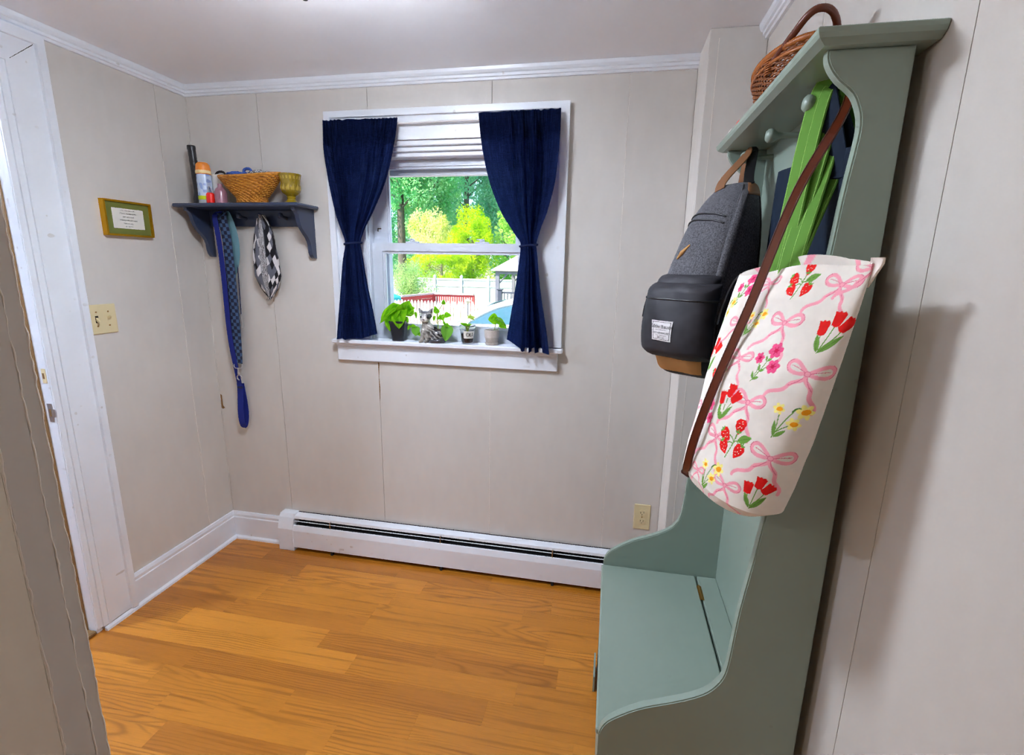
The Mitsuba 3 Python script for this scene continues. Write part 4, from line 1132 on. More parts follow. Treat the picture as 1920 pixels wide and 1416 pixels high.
tht = np.r_[np.linspace(D(-32), D(212), 420), np.linspace(D(212), D(328), 40)[1:]]
vt = np.r_[np.linspace(0, 0.9, 430), np.linspace(0.9, 1.0, 50)[1:]]
TP = tote_P(tht[:, None], vt[None])
du_ = np.r_[np.zeros((1, TP.shape[1])), np.cumsum(np.linalg.norm(np.diff(TP, axis=0), axis=2), axis=0)]
i0 = int(np.argmin(np.abs(tht - D(95))))
TU = du_ - du_[i0:i0 + 1]
TV = np.c_[np.zeros((TP.shape[0], 1)), np.cumsum(np.linalg.norm(np.diff(TP, axis=1), axis=2), axis=1)]


# motifs in centimetres, x to the right, y up
def ell(x, y, rx, ry, ang=0):
    return affinity.translate(affinity.rotate(affinity.scale(sg.Point(0, 0).buffer(1, 16), rx, ry), ang, origin=(0, 0)), x, y)


def line(pts, w):
    return sg.LineString(spline(pts, 40)).buffer(w / 2, cap_style=2 if False else 1)


GREEN, DGREEN, REDC, PINKR, PINKD, HOT, HOTD, YEL, YELD, ORA, WHT = [lin(*c) for c in ((104, 150, 62), (70, 112, 44), (214, 28, 26), (236, 158, 172), (212, 110, 134), (226, 80, 130), (190, 24, 72), (246, 236, 140), (226, 206, 92), (240, 160, 30), (250, 236, 220))]


def leafp(x, y, L, w, ang):
    t = np.linspace(0, 1, 14)
    up_ = np.stack([t * L, w * np.sin(np.pi * t) ** 0.8 * (1 - 0.3 * t)], 1)
    return affinity.translate(affinity.rotate(sg.Polygon(np.r_[up_, up_[::-1] * [1, -1]]).buffer(0), ang, origin=(0, 0)), x, y)


def strawberry():
    o = [(line([(-0.9, -3.4), (-0.2, -1.2), (0.1, 1.2)], 0.22), GREEN), (line([(-2.2, 0.5), (-1.0, 0.6), (0, -0.3)], 0.2), GREEN), (line([(1.3, -0.6), (0.4, 0.1), (-0.1, -0.8)], 0.2), GREEN), (line([(-1.5, -1.0), (-0.6, -0.4), (0, -0.6)], 0.2), GREEN)]
    for x, y, a in ((0.25, 2.7, 0), (-2.3, 0.5, 60), (-1.9, -1.7, 40), (1.5, -1.5, -20)):
        b = sg.Polygon([(-0.85, 0.75), (-0.5, 1.1), (0.5, 1.1), (0.85, 0.75), (0.75, -0.1), (0, -1.15), (-0.75, -0.1)]).buffer(0.25)
        o.append((affinity.translate(affinity.rotate(b, a, origin=(0, 0)), x, y), REDC))
        for dx, dy in ((-0.4, 0.5), (0.3, 0.6), (0, 0.0), (-0.35, -0.3), (0.4, -0.1), (0, -0.7), (0.05, 0.95)):
            q = affinity.translate(affinity.rotate(sg.Point(dx, dy).buffer(0.09, 4), a, origin=(0, 0)), x, y)
            o.append((q, WHT))
        cap = unary_union([leafp(0, 0, 0.8, 0.2, d) for d in (35, 90, 145)])
        o.append((affinity.translate(affinity.rotate(affinity.translate(cap, 0, -1.2 if y > 2 else 1.1), a + (180 if y > 2 else 0) * 0, origin=(0, 0)), x, y), GREEN))
    o.append((leafp(0.6, 0.2, 2.9, 0.85, 28), GREEN))
    o.append((line([(0.7, 0.25), (1.9, 0.9), (2.8, 1.35)], 0.08), DGREEN))
    return o


def tulips():
    o = [(line([(-0.7, -4.0), (-0.3, -1.4), (0.2, 1.4)], 0.2), GREEN), (line([(-0.6, -3.6), (-1.5, -1.6), (-1.6, -0.4)], 0.2), GREEN), (line([(-0.6, -3.6), (0.8, -1.2), (1.6, 0.4)], 0.2), GREEN),
         (leafp(-0.9, -3.9, 3.4, 0.6, 112), GREEN), (leafp(-0.7, -4.0, 4.6, 0.65, 52), GREEN), (line([(-0.6, -3.9), (0.7, -2.2), (1.8, -0.9)], 0.07), DGREEN), (line([(-0.9, -3.8), (-1.6, -2.4), (-2.0, -1.0)], 0.07), DGREEN)]
    b = sg.Polygon([(-0.65, -1.1), (-0.75, 0.2), (-0.95, 1.1), (-0.45, 0.95), (-0.2, 1.3), (0.15, 1.0), (0.55, 1.3), (0.9, 1.0), (0.75, 0.1), (0.55, -1.1), (0, -1.3)]).buffer(0.16)
    for x, y, a in ((0.3, 2.4, -6), (-1.75, 0.5, 4), (2.1, 1.4, -38)):
        o.append((affinity.translate(affinity.rotate(b, a, origin=(0, 0)), x, y), REDC))
    return o


def posy():
    o = [(line([(-2.1, -3.9), (-0.6, -1.3), (0.5, 1.5)], 0.2), GREEN), (line([(-1.2, -2.2), (0.4, -0.9), (1.4, -0.5)], 0.18), GREEN), (line([(-1.9, -3.2), (-1.5, -1.0), (-1.9, 0.0)], 0.18), GREEN)]
    for x, y, L, a in ((-1.9, -3.5, 1.8, 25), (-2.0, -3.4, 1.5, 105), (-0.8, -1.7, 1.3, 20), (-1.0, -1.8, 1.2, 110), (0.0, 0.4, 1.1, 30), (-0.1, 0.3, 1.1, 120), (-1.6, -1.4, 0.9, 60)):
        o.append((leafp(x, y, L, 0.32, a), GREEN))
    for x, y, r in ((0.8, 2.5, 1.5), (1.9, -0.4, 1.35), (-2.1, 0.6, 1.1)):
        o.append((unary_union([ell(x + 0.62 * r * math.cos(a), y + 0.62 * r * math.sin(a), 0.42 * r, 0.36 * r, math.degrees(a)) for a in np.arange(6) * np.pi / 3 + 0.3] + [ell(x, y, 0.4 * r, 0.4 * r)]), HOT))
        o.append((unary_union([ell(x, y, 0.27 * r, 0.27 * r)] + [line([(x, y), (x + 0.3 * r * math.cos(a), y + 0.3 * r * math.sin(a)), (x + 0.5 * r * math.cos(a), y + 0.5 * r * math.sin(a))], 0.14) for a in np.arange(6) * np.pi / 3 + 0.3]), HOTD))
    return o


def daffodil():
    o = [(line([(-1.6, -3.8), (-0.7, -1.0), (0.4, 1.3)], 0.18), GREEN), (line([(-1.4, -3.2), (-1.5, -0.6), (-1.6, 0.9)], 0.16), GREEN), (line([(-1.2, -2.6), (0.0, -1.3), (0.8, -0.8)], 0.16), GREEN), (leafp(-1.5, -3.5, 2.8, 0.36, 100), GREEN), (leafp(-1.4, -3.6, 2.3, 0.4, 48), GREEN), (line([(0.3, 1.4), (0.9, 2.1), (1.6, 1.9)], 0.3), DGREEN)]
    for x, y, r in ((2.0, 1.7, 1.25), (0.9, -0.6, 1.05), (-1.9, 1.2, 0.95)):
        o.append((unary_union([ell(x + 0.6 * r * math.cos(a), y + 0.6 * r * math.sin(a), 0.5 * r, 0.32 * r, math.degrees(a)) for a in np.arange(6) * np.pi / 3]), YEL))
        o.append((ell(x + 0.1, y, 0.55 * r, 0.4 * r, 20), ORA))
    return o


def bow():
    o = []
    for s in (-1, 1):
        lp = [(0, 0), (s * 1.3, 1.0), (s * 2.8, 1.5), (s * 3.5, 0.7), (s * 2.9, -0.1), (s * 1.4, -0.25), (0, 0)]
        o.append((line(lp, 0.62), PINKR))
        o.append((line([(s * 0.4, 0.1), (s * 1.6, 0.55), (s * 2.8, 0.75)], 0.12), PINKD))
        o.append((line([(s * 2.9, 1.75), (s * 3.75, 0.9), (s * 3.1, -0.3)], 0.12), PINKD))
        o.append((line([(0, -0.1), (s * 0.7, -1.3), (s * 1.9, -2.1), (s * 2.6, -3.2), (s * 4.2, -4.0), (s * 5.4, -5.2)] if s < 0 else [(0, -0.1), (0.5, -1.4), (1.3, -2.3), (1.5, -3.6), (2.4, -4.7), (2.7, -6.0)], 0.62), PINKR))
        o.append((line([(0.2, -0.6), (0.75, -1.6), (1.5, -2.5)] if s > 0 else [(-0.4, -0.8), (-1.2, -1.7), (-2.1, -2.4)], 0.12), PINKD))
    o.append((ell(0, 0, 0.5, 0.45), PINKD))
    o.append((ell(0, 0, 0.4, 0.35), PINKR))
    return o


MOTIFS = {'s': strawberry, 't': tulips, 'p': posy, 'd': daffodil, 'b': bow}
TOTE_PRINT = [('s', -0.072, 0.0279, 0.00836), ('b', -0.1445, 0.0283, 0.00873), ('b', -0.0732, 0.0952, 0.01009), ('b', -0.158, 0.1641, 0.00993), ('b', -0.0752, 0.2355, 0.01058), ('b', -0.1518, 0.308, 0.0101), ('b', 0.0137, 0.027, 0.00722), ('b', 0.1652, 0.1027, 0.00792), ('b', -0.0122, 0.1667, 0.00862), ('b', -0.031, 0.3128, 0.00983), ('b', -0.0911, 0.3858, 0.00865), ('b', -0.0055, 0.3905, 0.00651), ('t', -0.1622, 0.0973, 0.00832), ('t', -0.0263, 0.2476, 0.009), ('t', -0.1471, 0.3727, 0.00782), ('p', -0.0791, 0.1641, 0.00914), ('p', 0.081, 0.03, 0.00883), ('d', -0.157, 0.2384, 0.00962), ('d', 0.0054, 0.0965, 0.00783), ('d', -0.0453, 0.3824, 0.0098), ('s', -0.0795, 0.3056, 0.00998), ('b', -0.1848, 0.0054, 0.00833)]
# the motifs that continue round the far side and the back repeat the same hand
TOTE_PRINT += [('b', 0.045, 0.10, 0.0085), ('s', 0.036, 0.205, 0.0085), ('p', 0.03, 0.285, 0.0085), ('t', 0.10, 0.16, 0.009), ('b', 0.115, 0.27, 0.009), ('d', 0.12, 0.07, 0.009)]
ucol, vcol = TU.ravel(), TV.ravel()
base_c = np.array(lin(226, 219, 209))
mott = meshkit.fbm(np.stack([ucol * 90, vcol * 90, ucol * 0], 1), 3)[:, None]
tcol = base_c * (0.95 + 0.08 * mott)
for kd, u0, v0, s in sorted(TOTE_PRINT, key=lambda q: q[0] != 'b'):
    for pg, c in MOTIFS[kd]():
        # cloth coordinates: x to the right is -u, y up is -v
        g = affinity.affine_transform(pg, [-s, 0, 0, -s, u0, v0])
        x0, y0, x1, y1 = g.bounds
        sel = np.nonzero((ucol >= x0) & (ucol <= x1) & (vcol >= y0) & (vcol <= y1))[0]
        if len(sel):
            sel = sel[shapely.contains_xy(g, ucol[sel], vcol[sel])]
            tcol[sel] = np.array(c) * (0.9 + 0.16 * mott[sel])
k = thing('floral_tote', 'cream canvas tote printed with red tulips, strawberries and pink bows hanging from the hall tree', 'tote bag')
part(k, 'body', grid(TP, flip=False), M_TOTE, True, color=tcol)
# turned-in rear rim, a little higher than the front one
rth, rt = np.linspace(D(200), D(356), 160), np.linspace(0.0, 0.06, 24)
rp = tote_P(rth[:, None], rt[None]) + TN * 0.003
rise = 0.006 * np.sin(np.pi * np.clip((rth - D(200)) / D(110), 0, 1)) ** 0.7
rp = rp + np.array([0, 0, 1.0]) * (rise[:, None] * (1 - np.linspace(0, 1, 24))[None])[..., None]
ru = (rth[:, None] - D(270)) * 0.14 + 0 * rt[None]
rcol = np.broadcast_to(base_c, rp.shape).reshape(-1, 3).copy()
for uc, sl in ((-0.10, 0.6), (0.03, -0.5), (0.12, 0.5)):
    rcol[(np.abs(ru - uc - sl * rt[None]) < 0.008).ravel()] = PINKR
part(k, 'rear_rim', grid(rp), M_TOTE, True, color=rcol)
mat('tote_plain', lin(238, 230, 222), 0.85, spec=0.2)
part(k, 'corner_tip', thick(np.array([[CT + TE * (0.158 + 0.010 * i) + np.array([0, 0, 0.012 - 0.004 * i * 0 - j * (0.020 - 0.008 * i)]) for j in range(3)] for i in range(3)]), 0.004), 'm_tote_plain', True)
M_GREEN = mat('green_webbing', lin(92, 140, 54), 0.85, spec=0.2, sheen=0.5)
M_GREENLT = mat('green_thread', lin(160, 200, 110), 0.8)
PEG = np.array([2.278, -1.042, 1.7375])


def handle_band(p0, p1, top_off, w, lean):
    pts = [p0, p0 * 0.55 + (PEG + top_off + np.array([0.0, 0.0, -0.03])) * 0.45 + np.array([-0.006, -0.004, 0]), PEG + top_off + np.array([-0.013, 0.0, -0.018]), PEG + top_off + np.array([-0.002, 0, 0.0185]), PEG + top_off + np.array([0.012, 0.002, -0.018]),
           p1 * 0.55 + (PEG + top_off + np.array([0.012, 0, -0.05])) * 0.45, p1]
    return spline(pts, 90)


def rim_at(deg, t=0.05, out=0.006):
    q = tote_P(np.array(D(deg)), np.array(t))
    lift = np.dot(q - CT, TN)
    return q - TN * (lift - (0.0035 if deg < 180 else -0.0035))


for a0, a1, off, w in ((105, 91, np.array([-0.012, -0.016, 0.003]), 0.040), (256, 267, np.array([0.012, -0.020, 0.003]), 0.036)):
    p = handle_band(rim_at(a0, 0.06, -0.004), rim_at(a1, 0.06, -0.004), off, w, 0)
    q = part(k, 'handle', ribbon(p, w, 0.005, (-0.75, -0.65, 0)), M_GREEN, 40, label='green canvas handle')
    t, n_, b_ = frames(p, (-0.75, -0.65, 0))
    for s in (-0.44, 0.0, 0.44):
        part(q, 'stitching', tube(p + n_ * 0.0024 + s * w * b_, 0.0006, 4), M_GREENLT, True)

# ================================================================== PLANTS ON THE SILL
def leaf_tex(p, n, uv):
    vein = 1 - smoothstep(0.0, 0.05, dr.abs(uv.x))
    side_ = 0.5 + 0.5 * dr.sin((uv.y * 9 - dr.abs(uv.x) * 5) * 2)
    c = mix(lin(96, 176, 20), lin(150, 214, 36), smoothstep(0.3, 0.7, fbm(uv.x * 2 + uv.y * 3, uv.y * 2 + 5, 1.0, 2)))
    return mix(mix(c, lin(84, 150, 26), 0.25 * side_), lin(186, 226, 110), 0.5 * vein)


M_LEAF = thinmat('leaf', tex=proc(leaf_tex), trans=1.1, rough=0.35)
M_LEAFDK = thinmat('leaf_dark', lin(110, 168, 60), trans=0.6, rough=0.4)
M_STEM = mat('stem', lin(140, 168, 60), 0.5)
M_SOIL = mat('soil', lin(52, 40, 32), 0.95)
M_POTBLACK = mat('pot_black', lin(17, 20, 27), 0.4)


def leaf_mesh(b, tip, nrm, wr=0.42, fold=0.25, droop=0.18, curl=0.0, n=16):
    """heart-shaped leaf from its stalk end b to its tip; nrm: rough direction of its upper face; wr: half width / length."""
    b, tip, nrm = (np.asarray(q, float) for q in (b, tip, nrm))
    d = tip - b
    L = np.linalg.norm(d)
    d = d / L
    nrm = nrm - nrm.dot(d) * d
    nrm /= np.linalg.norm(nrm)
    sd = np.cross(d, nrm)
    s, q = np.meshgrid(np.linspace(0, 1, n), np.linspace(-1, 1, 13), indexing='ij')
    w = np.interp(s, [0, 0.04, 0.15, 0.3, 0.5, 0.7, 0.85, 0.95, 1], [0.10, 0.55, 0.88, 1.0, 0.88, 0.6, 0.34, 0.12, 0.0]) * wr * L
    along = L * (s - 0.17 * np.abs(q) ** 1.4 * (1 - s) ** 2)
    up_ = fold * np.abs(q) * w - droop * L * (s - 0.35) ** 2 + 0.03 * L * np.sin(s * 9 + q * 2) * np.abs(q) + curl * L * q * s
    P_ = b + along[..., None] * d + (q * w)[..., None] * sd + up_[..., None] * nrm
    return grid(P_), np.stack([q, s], -1).reshape(-1, 2)


def leaf(parent, b, tip, nrm, m=None, **kw):
    ms, uv = leaf_mesh(b, tip, nrm, **kw)
    return part(parent, 'leaf', ms, m or M_LEAF, True, uv=uv)


def stem(parent, pts, r=0.0013, name='stem'):
    return part(parent, name, tube(spline(pts, 24), r, 6), M_STEM, True)


# pothos in a black square pot
k = thing('potted_pothos', 'trailing green pothos in a black square plastic pot on the window sill', 'potted plant')
px_, py_ = 0.984, -0.004
def sq(r, z, c=0.006, rot_=0.12):
    a = np.array([(-r + c, -r), (r - c, -r), (r, -r + c), (r, r - c), (r - c, r), (-r + c, r), (-r, r - c), (-r, -r + c)])
    R_ = np.array([[math.cos(rot_), -math.sin(rot_)], [math.sin(rot_), math.cos(rot_)]])
    a = a @ R_.T
    return np.c_[a + [px_, py_], np.full(8, z)]
rows = [sq(0.0255, 1.1085), sq(0.026, 1.110), sq(0.034, 1.188), sq(0.037, 1.1885), sq(0.0372, 1.198), sq(0.034, 1.198), sq(0.0325, 1.184)]
m = grid(np.stack(rows, 1), wrap=True)
m.faces = m.faces[:, ::-1]
bot = trimesh.convex.convex_hull(np.vstack([sq(0.0255, 1.1085), sq(0.0256, 1.1095)]))
part(k, 'pot', cat_([m, bot]), M_POTBLACK)
part(k, 'soil', trimesh.convex.convex_hull(np.vstack([sq(0.031, 1.180), sq(0.0324, 1.186)])), M_SOIL)
for a in range(8):
    an = a * 0.785
    stem(k, [(px_ + 0.008 * math.cos(an), py_ + 0.008 * math.sin(an), 1.185), (px_ + 0.018 * math.cos(an), py_ - 0.004 + 0.014 * math.sin(an), 1.215), (px_ + 0.02 * math.cos(an), py_ - 0.008 + 0.016 * math.sin(an), 1.238)])
leaf(k, (1.012, -0.005, 1.232), (1.043, -0.022, 1.288), (0.5, -0.8, 0.1), wr=0.62, fold=0.15)
leaf(k, (1.018, -0.004, 1.238), (0.992, -0.018, 1.268), (-0.3, -0.9, 0.3), wr=0.55)
leaf(k, (1.020, -0.002, 1.245), (1.060, 0.000, 1.258), (0.2, -0.9, 0.4), wr=0.5)
leaf(k, (0.998, -0.022, 1.240), (1.001, -0.046, 1.166), (0.05, -0.9, 0.35), wr=0.46)
leaf(k, (0.985, -0.018, 1.248), (0.970, -0.036, 1.205), (-0.25, -0.9, 0.3), wr=0.55)
leaf(k, (0.972, -0.012, 1.258), (0.898, -0.028, 1.188), (-0.5, -0.7, 0.5), wr=0.36)
leaf(k, (0.976, -0.008, 1.262), (0.932, -0.016, 1.215), (-0.4, -0.8, 0.5), wr=0.42)
leaf(k, (0.950, -0.022, 1.222), (0.951, -0.036, 1.150), (-0.2, -0.9, 0.2), wr=0.34)
leaf(k, (0.990, 0.004, 1.250), (0.962, 0.004, 1.272), (-0.2, -0.7, 0.6), wr=0.42)
leaf(k, (1.008, -0.010, 1.250), (1.022, -0.030, 1.215), (0.2, -0.9, 0.3), wr=0.5)
stem(k, [(0.998, -0.004, 1.20), (1.020, -0.012, 1.222), (1.048, -0.018, 1.228), (1.071, -0.020, 1.238)], 0.0012, 'vine')
leaf(k, (1.071, -0.02, 1.238), (1.076, -0.022, 1.212), (0.8, -0.5, 0), wr=0.26)
stem(k, [(1.000, -0.004, 1.20), (1.026, -0.014, 1.214), (1.034, -0.018, 1.195), (1.044, -0.02, 1.178)], 0.0012, 'vine')
leaf(k, (1.024, -0.014, 1.214), (1.036, -0.022, 1.192), (0.4, -0.9, 0), wr=0.34)
leaf(k, (1.046, -0.02, 1.176), (1.078, -0.026, 1.178), (0, -0.5, 0.9), wr=0.36)
leaf(k, (1.044, -0.02, 1.178), (1.036, -0.028, 1.160), (-0.3, -0.8, 0.3), wr=0.42)
leaf(k, (1.072, -0.021, 1.172), (1.074, -0.03, 1.134), (0.1, -0.9, 0.2), m=M_LEAFDK, wr=0.52)
leaf(k, (1.076, -0.018, 1.150), (1.092, -0.024, 1.136), (0.5, -0.7, 0.3), wr=0.5)

# cat planter
def cat_tex(p, n, uv):
    w = fbm(p.x * 45, p.y * 45, p.z * 45, 3)
    st_ = 0.5 + 0.5 * dr.sin((p.x * 0.8 + p.z * 1.1) * 330 + 9 * w)
    body = smoothstep(1.118, 1.165, p.x + 0.25 * (1.165 - p.z))
    light = mix(lin(112, 106, 98), lin(186, 180, 170), smoothstep(0.3, 0.7, w))
    dark = mix(lin(26, 26, 30), lin(142, 138, 134), smoothstep(0.35, 0.9, st_ * 0.6 + 0.45 * w))
    c = mix(light, dark, 0.3 + 0.7 * body)
    face = smoothstep(1.196, 1.202, p.z) * (1 - smoothstep(1.150, 1.155, p.x))
    c = mix(c, mix(lin(222, 218, 212), lin(104, 104, 108), 0.75 * smoothstep(0.46, 0.6, w)), face)
    c = mix(c, lin(70, 68, 70), 0.85 * smoothstep(1.234, 1.240, p.z))
    ex, ez = p.x - 1.1355, p.z - 1.224
    patch_ = (1 - smoothstep(0.008, 0.012, dr.sqrt(ex * ex * 1.3 + ez * ez * 0.7))) * face
    return mix(c, lin(58, 58, 62), 0.9 * patch_)


M_CAT = mat('cat_glaze', tex=proc(cat_tex), rough=0.18, spec=0.6)
M_CATDK = mat('cat_dark', lin(54, 54, 60), 0.2, spec=0.6)
M_NOSE = mat('cat_nose', lin(120, 92, 88), 0.3)
k = thing('cat_planter', 'grey tabby cat shaped ceramic planter with a small pothos on the window sill', 'planter')
cy_ = -0.006
B_ = [((1.118, cy_, 1.150), 0.027, (1.116, cy_, 1.195), 0.018), ((1.120, cy_, 1.140), 0.027, (1.165, cy_ + 0.004, 1.138), 0.031), ((1.165, cy_ + 0.004, 1.140), 0.032, (1.178, cy_ + 0.004, 1.138), 0.029), ((1.150, cy_ + 0.002, 1.160), 0.022, (1.120, cy_, 1.180), 0.020),
      ((1.170, cy_ + 0.002, 1.128), 0.022, (1.180, cy_ - 0.006, 1.124), 0.018)]
H_ = [((1.116, cy_ - 0.006, 1.222), 0.0245, (1.114, cy_ - 0.010, 1.216), 0.023), ((1.116, cy_ - 0.024, 1.208), 0.0125, (1.112, cy_ - 0.020, 1.210), 0.014)]
L_ = [((1.108, cy_ - 0.014, 1.160), 0.013, (1.103, cy_ - 0.026, 1.118), 0.0085), ((1.103, cy_ - 0.026, 1.116), 0.0085, (1.099, cy_ - 0.036, 1.1145), 0.0072), ((1.130, cy_ - 0.016, 1.155), 0.013, (1.128, cy_ - 0.026, 1.118), 0.0085), ((1.128, cy_ - 0.026, 1.116), 0.0085, (1.125, cy_ - 0.035, 1.1145), 0.0072),
      ((1.160, cy_ - 0.020, 1.124), 0.015, (1.150, cy_ - 0.030, 1.116), 0.0085)]
E_ = [((1.100, cy_ - 0.004, 1.234), 0.0115, (1.0835, cy_ - 0.002, 1.2560), 0.0028), ((1.092, cy_ - 0.003, 1.222), 0.006, (1.0825, cy_ + 0.002, 1.2535), 0.0018), ((1.132, cy_ - 0.004, 1.235), 0.0115, (1.1465, cy_ - 0.002, 1.2580), 0.0028), ((1.139, cy_ - 0.002, 1.224), 0.006, (1.1455, cy_ + 0.002, 1.2555), 0.0018)]
man = hull_bones(B_ + H_ + L_ + E_, 20)
# the open planter in its back
cutter = m3.Manifold.cylinder(0.06, 0.019, 0.024, 28).rotate((0, 28, 0)).translate((1.160, cy_ + 0.002, 1.152))
man = man - cutter - m3.Manifold.cube((0.3, 0.3, 0.02)).translate((1.0, -0.15, 1.0885))
cm = soft(man, 0.0028, 2)
cm.vertices[:, 2] += 1.1085 - cm.vertices[:, 2].min()
part(k, 'body', cm, M_CAT, True)
part(k, 'soil', trimesh.creation.icosphere(subdivisions=2).apply_transform(np.diag([0.019, 0.018, 0.004, 1])).apply_translation((1.168, cy_ + 0.002, 1.1625)), M_SOIL, True)
for x in (1.104, 1.1345):
    part(k, 'eye', trimesh.creation.icosphere(subdivisions=2, radius=0.0038).apply_translation((x - 0.001, cy_ - 0.0295, 1.2215)), M_BLACK, True)
part(k, 'nose', trimesh.creation.icosphere(subdivisions=2).apply_transform(np.diag([0.0042, 0.003, 0.0028, 1])).apply_translation((1.1165, cy_ - 0.0365, 1.2105)), M_NOSE, True)
part(k, 'mouth', tube(spline([(1.106, cy_ - 0.0335, 1.2005), (1.1105, cy_ - 0.0362, 1.1990), (1.1165, cy_ - 0.0366, 1.2030), (1.1225, cy_ - 0.0355, 1.1990), (1.126, cy_ - 0.0325, 1.2005)], 20), 0.0009, 5), M_NOSE, True)
part(k, 'tail', tube(spline([(1.196, cy_ + 0.006, 1.126), (1.200, cy_ - 0.014, 1.120), (1.186, cy_ - 0.030, 1.118), (1.165, cy_ - 0.036, 1.117), (1.148, cy_ - 0.036, 1.1165)], 40), [0.010, 0.011, 0.010, 0.008, 0.006], 14), M_CATDK, True)
for s_ in (1.0926, 1.1395):
    pass
stem(k, [(1.170, cy_ + 0.004, 1.162), (1.168, 0.0, 1.20), (1.166, 0.002, 1.240)], 0.0018)
stem(k, [(1.166, 0.002, 1.240), (1.180, 0.002, 1.262), (1.194, 0.002, 1.280)], 0.0012)
stem(k, [(1.168, 0.0, 1.195), (1.185, -0.002, 1.214), (1.203, -0.004, 1.231)], 0.0012)
stem(k, [(1.166, 0.0, 1.19), (1.158, 0.002, 1.205), (1.152, 0.004, 1.222)], 0.0011)
stem(k, [(1.172, 0.0, 1.165), (1.192, -0.006, 1.178), (1.208, -0.012, 1.200)], 0.0012)
leaf(k, (1.195, 0.002, 1.279), (1.199, -0.008, 1.298), (0.3, -0.9, 0), wr=0.42)
leaf(k, (1.166, 0.002, 1.240), (1.155, -0.004, 1.268), (-0.2, -0.9, 0.2), wr=0.46)
leaf(k, (1.203, -0.004, 1.231), (1.234, -0.010, 1.230), (0.05, -0.9, 0.35), wr=0.42)
leaf(k, (1.172, 0.002, 1.222), (1.187, -0.008, 1.212), (0.1, -0.95, 0.2), wr=0.62)
leaf(k, (1.186, 0.0, 1.228), (1.196, -0.008, 1.206), (0.2, -0.95, 0.2), wr=0.55)
leaf(k, (1.152, 0.004, 1.222), (1.149, -0.002, 1.202), (-0.2, -0.9, 0.2), wr=0.36)
leaf(k, (1.206, -0.012, 1.190), (1.199, -0.020, 1.212), (-0.4, -0.8, 0.2), wr=0.3)
leaf(k, (1.206, -0.012, 1.190), (1.228, -0.026, 1.182), (0.1, -0.7, 0.7), wr=0.4)
leaf(k, (1.218, -0.016, 1.180), (1.214, -0.034, 1.118), (0.3, -0.9, 0.1), m=M_LEAFDK, wr=0.42, fold=0.35)

# glass jar with a paper tag
k = thing('glass_jar', 'clear glass jar of dark soil with a little sprouting plant and a lettered paper tag', 'jar')
jc = (1.306, -0.004, 1.1085)
jo = [(0, 0), (0.023, 0), (0.0245, 0.002), (0.0305, 0.045), (0.034, 0.070), (0.037, 0.074), (0.037, 0.080), (0.0355, 0.082)]
ji = [(0.0335, 0.081), (0.0318, 0.070), (0.0285, 0.045), (0.0225, 0.006), (0, 0.005)]
part(k, 'glass', lathe(jo + ji, 40, jc), 'm_glass', 40)
sl = lathe([(0, 0.0055), (0.0220, 0.0065), (0.0268, 0.036), (0.0275, 0.044), (0.018, 0.047), (0, 0.046)], 28, jc)
sl.vertices[:, 2] += 0.003 * (meshkit.noise(sl.vertices * 150) - 0.5) * (sl.vertices[:, 2] > 1.14)
part(k, 'soil', sl, M_SOIL, 40)
def tag_surf(w, h, off, z0, a0):
    a, z = np.meshgrid(np.linspace(a0 - w / 2 / 0.03, a0 + w / 2 / 0.03, 16), np.linspace(z0 - h / 2, z0 + h / 2, 6), indexing='ij')
    r = np.interp(z, [0.002, 0.045, 0.07], [0.0245, 0.0305, 0.034]) + off
    return np.stack([jc[0] + r * np.cos(a), jc[1] + r * np.sin(a), jc[2] + z], -1)
tg = part(k, 'tag', thick(tag_surf(0.046, 0.032, 0.0016, 0.042, D(-62)), 0.0008), M_PAPER, True, label='white paper tag lettered OU')
for s_, da in (('O', -10), ('U', 16)):
    an = D(-62 + da)
    n_ = np.array([math.cos(an), math.sin(an), -0.13])
    part(tg, 'letter', text(s_, 0.017, 0.0004, np.array([jc[0] + 0.0327 * math.cos(an), jc[1] + 0.0327 * math.sin(an), jc[2] + 0.035]), (-math.sin(an), math.cos(an), 0), (0.13 * math.cos(an), 0.13 * math.sin(an), 0.99)), M_INK)
part(k, 'string', tube(np.stack([jc[0] + 0.0335 * np.cos(np.linspace(0, 2 * np.pi, 40, endpoint=False)), jc[1] + 0.0335 * np.sin(np.linspace(0, 2 * np.pi, 40, endpoint=False)), np.full(40, jc[2] + 0.062)], 1), 0.0008, 5, closed=True), M_BLACK, True)
for i in range(12):
    a = i * 2.4
    b = np.array([jc[0] + 0.010 * math.cos(a), jc[1] + 0.010 * math.sin(a), 1.186])
    t_ = np.array([jc[0] - 0.006 + 0.026 * math.cos(a), jc[1] - 0.006 + 0.018 * math.sin(a), 1.196 + 0.008 * ((i * 7) % 5) / 5])
    stem(k, [(jc[0], jc[1], 1.154), (0.5 * (jc[0] + b[0]), 0.5 * (jc[1] + b[1]), 1.172), b], 0.0009)
    leaf(k, b, t_, (0.1, -0.5, 0.8), wr=0.3, n=8)
stem(k, [(jc[0], jc[1], 1.154), (1.318, -0.004, 1.20), (1.322, -0.006, 1.225)], 0.0009)
M_PALELEAF = thinmat('leaf_pale', lin(206, 224, 110), trans=1.2, rough=0.4)
for t_ in ((1.306, -0.012, 1.222), (1.344, -0.010, 1.226), (1.318, -0.008, 1.240), (1.338, -0.010, 1.214), (1.308, -0.014, 1.232)):
    leaf(k, (1.322, -0.006, 1.224), t_, (0, -0.8, 0.5), m=M_PALELEAF, wr=0.35, n=8)

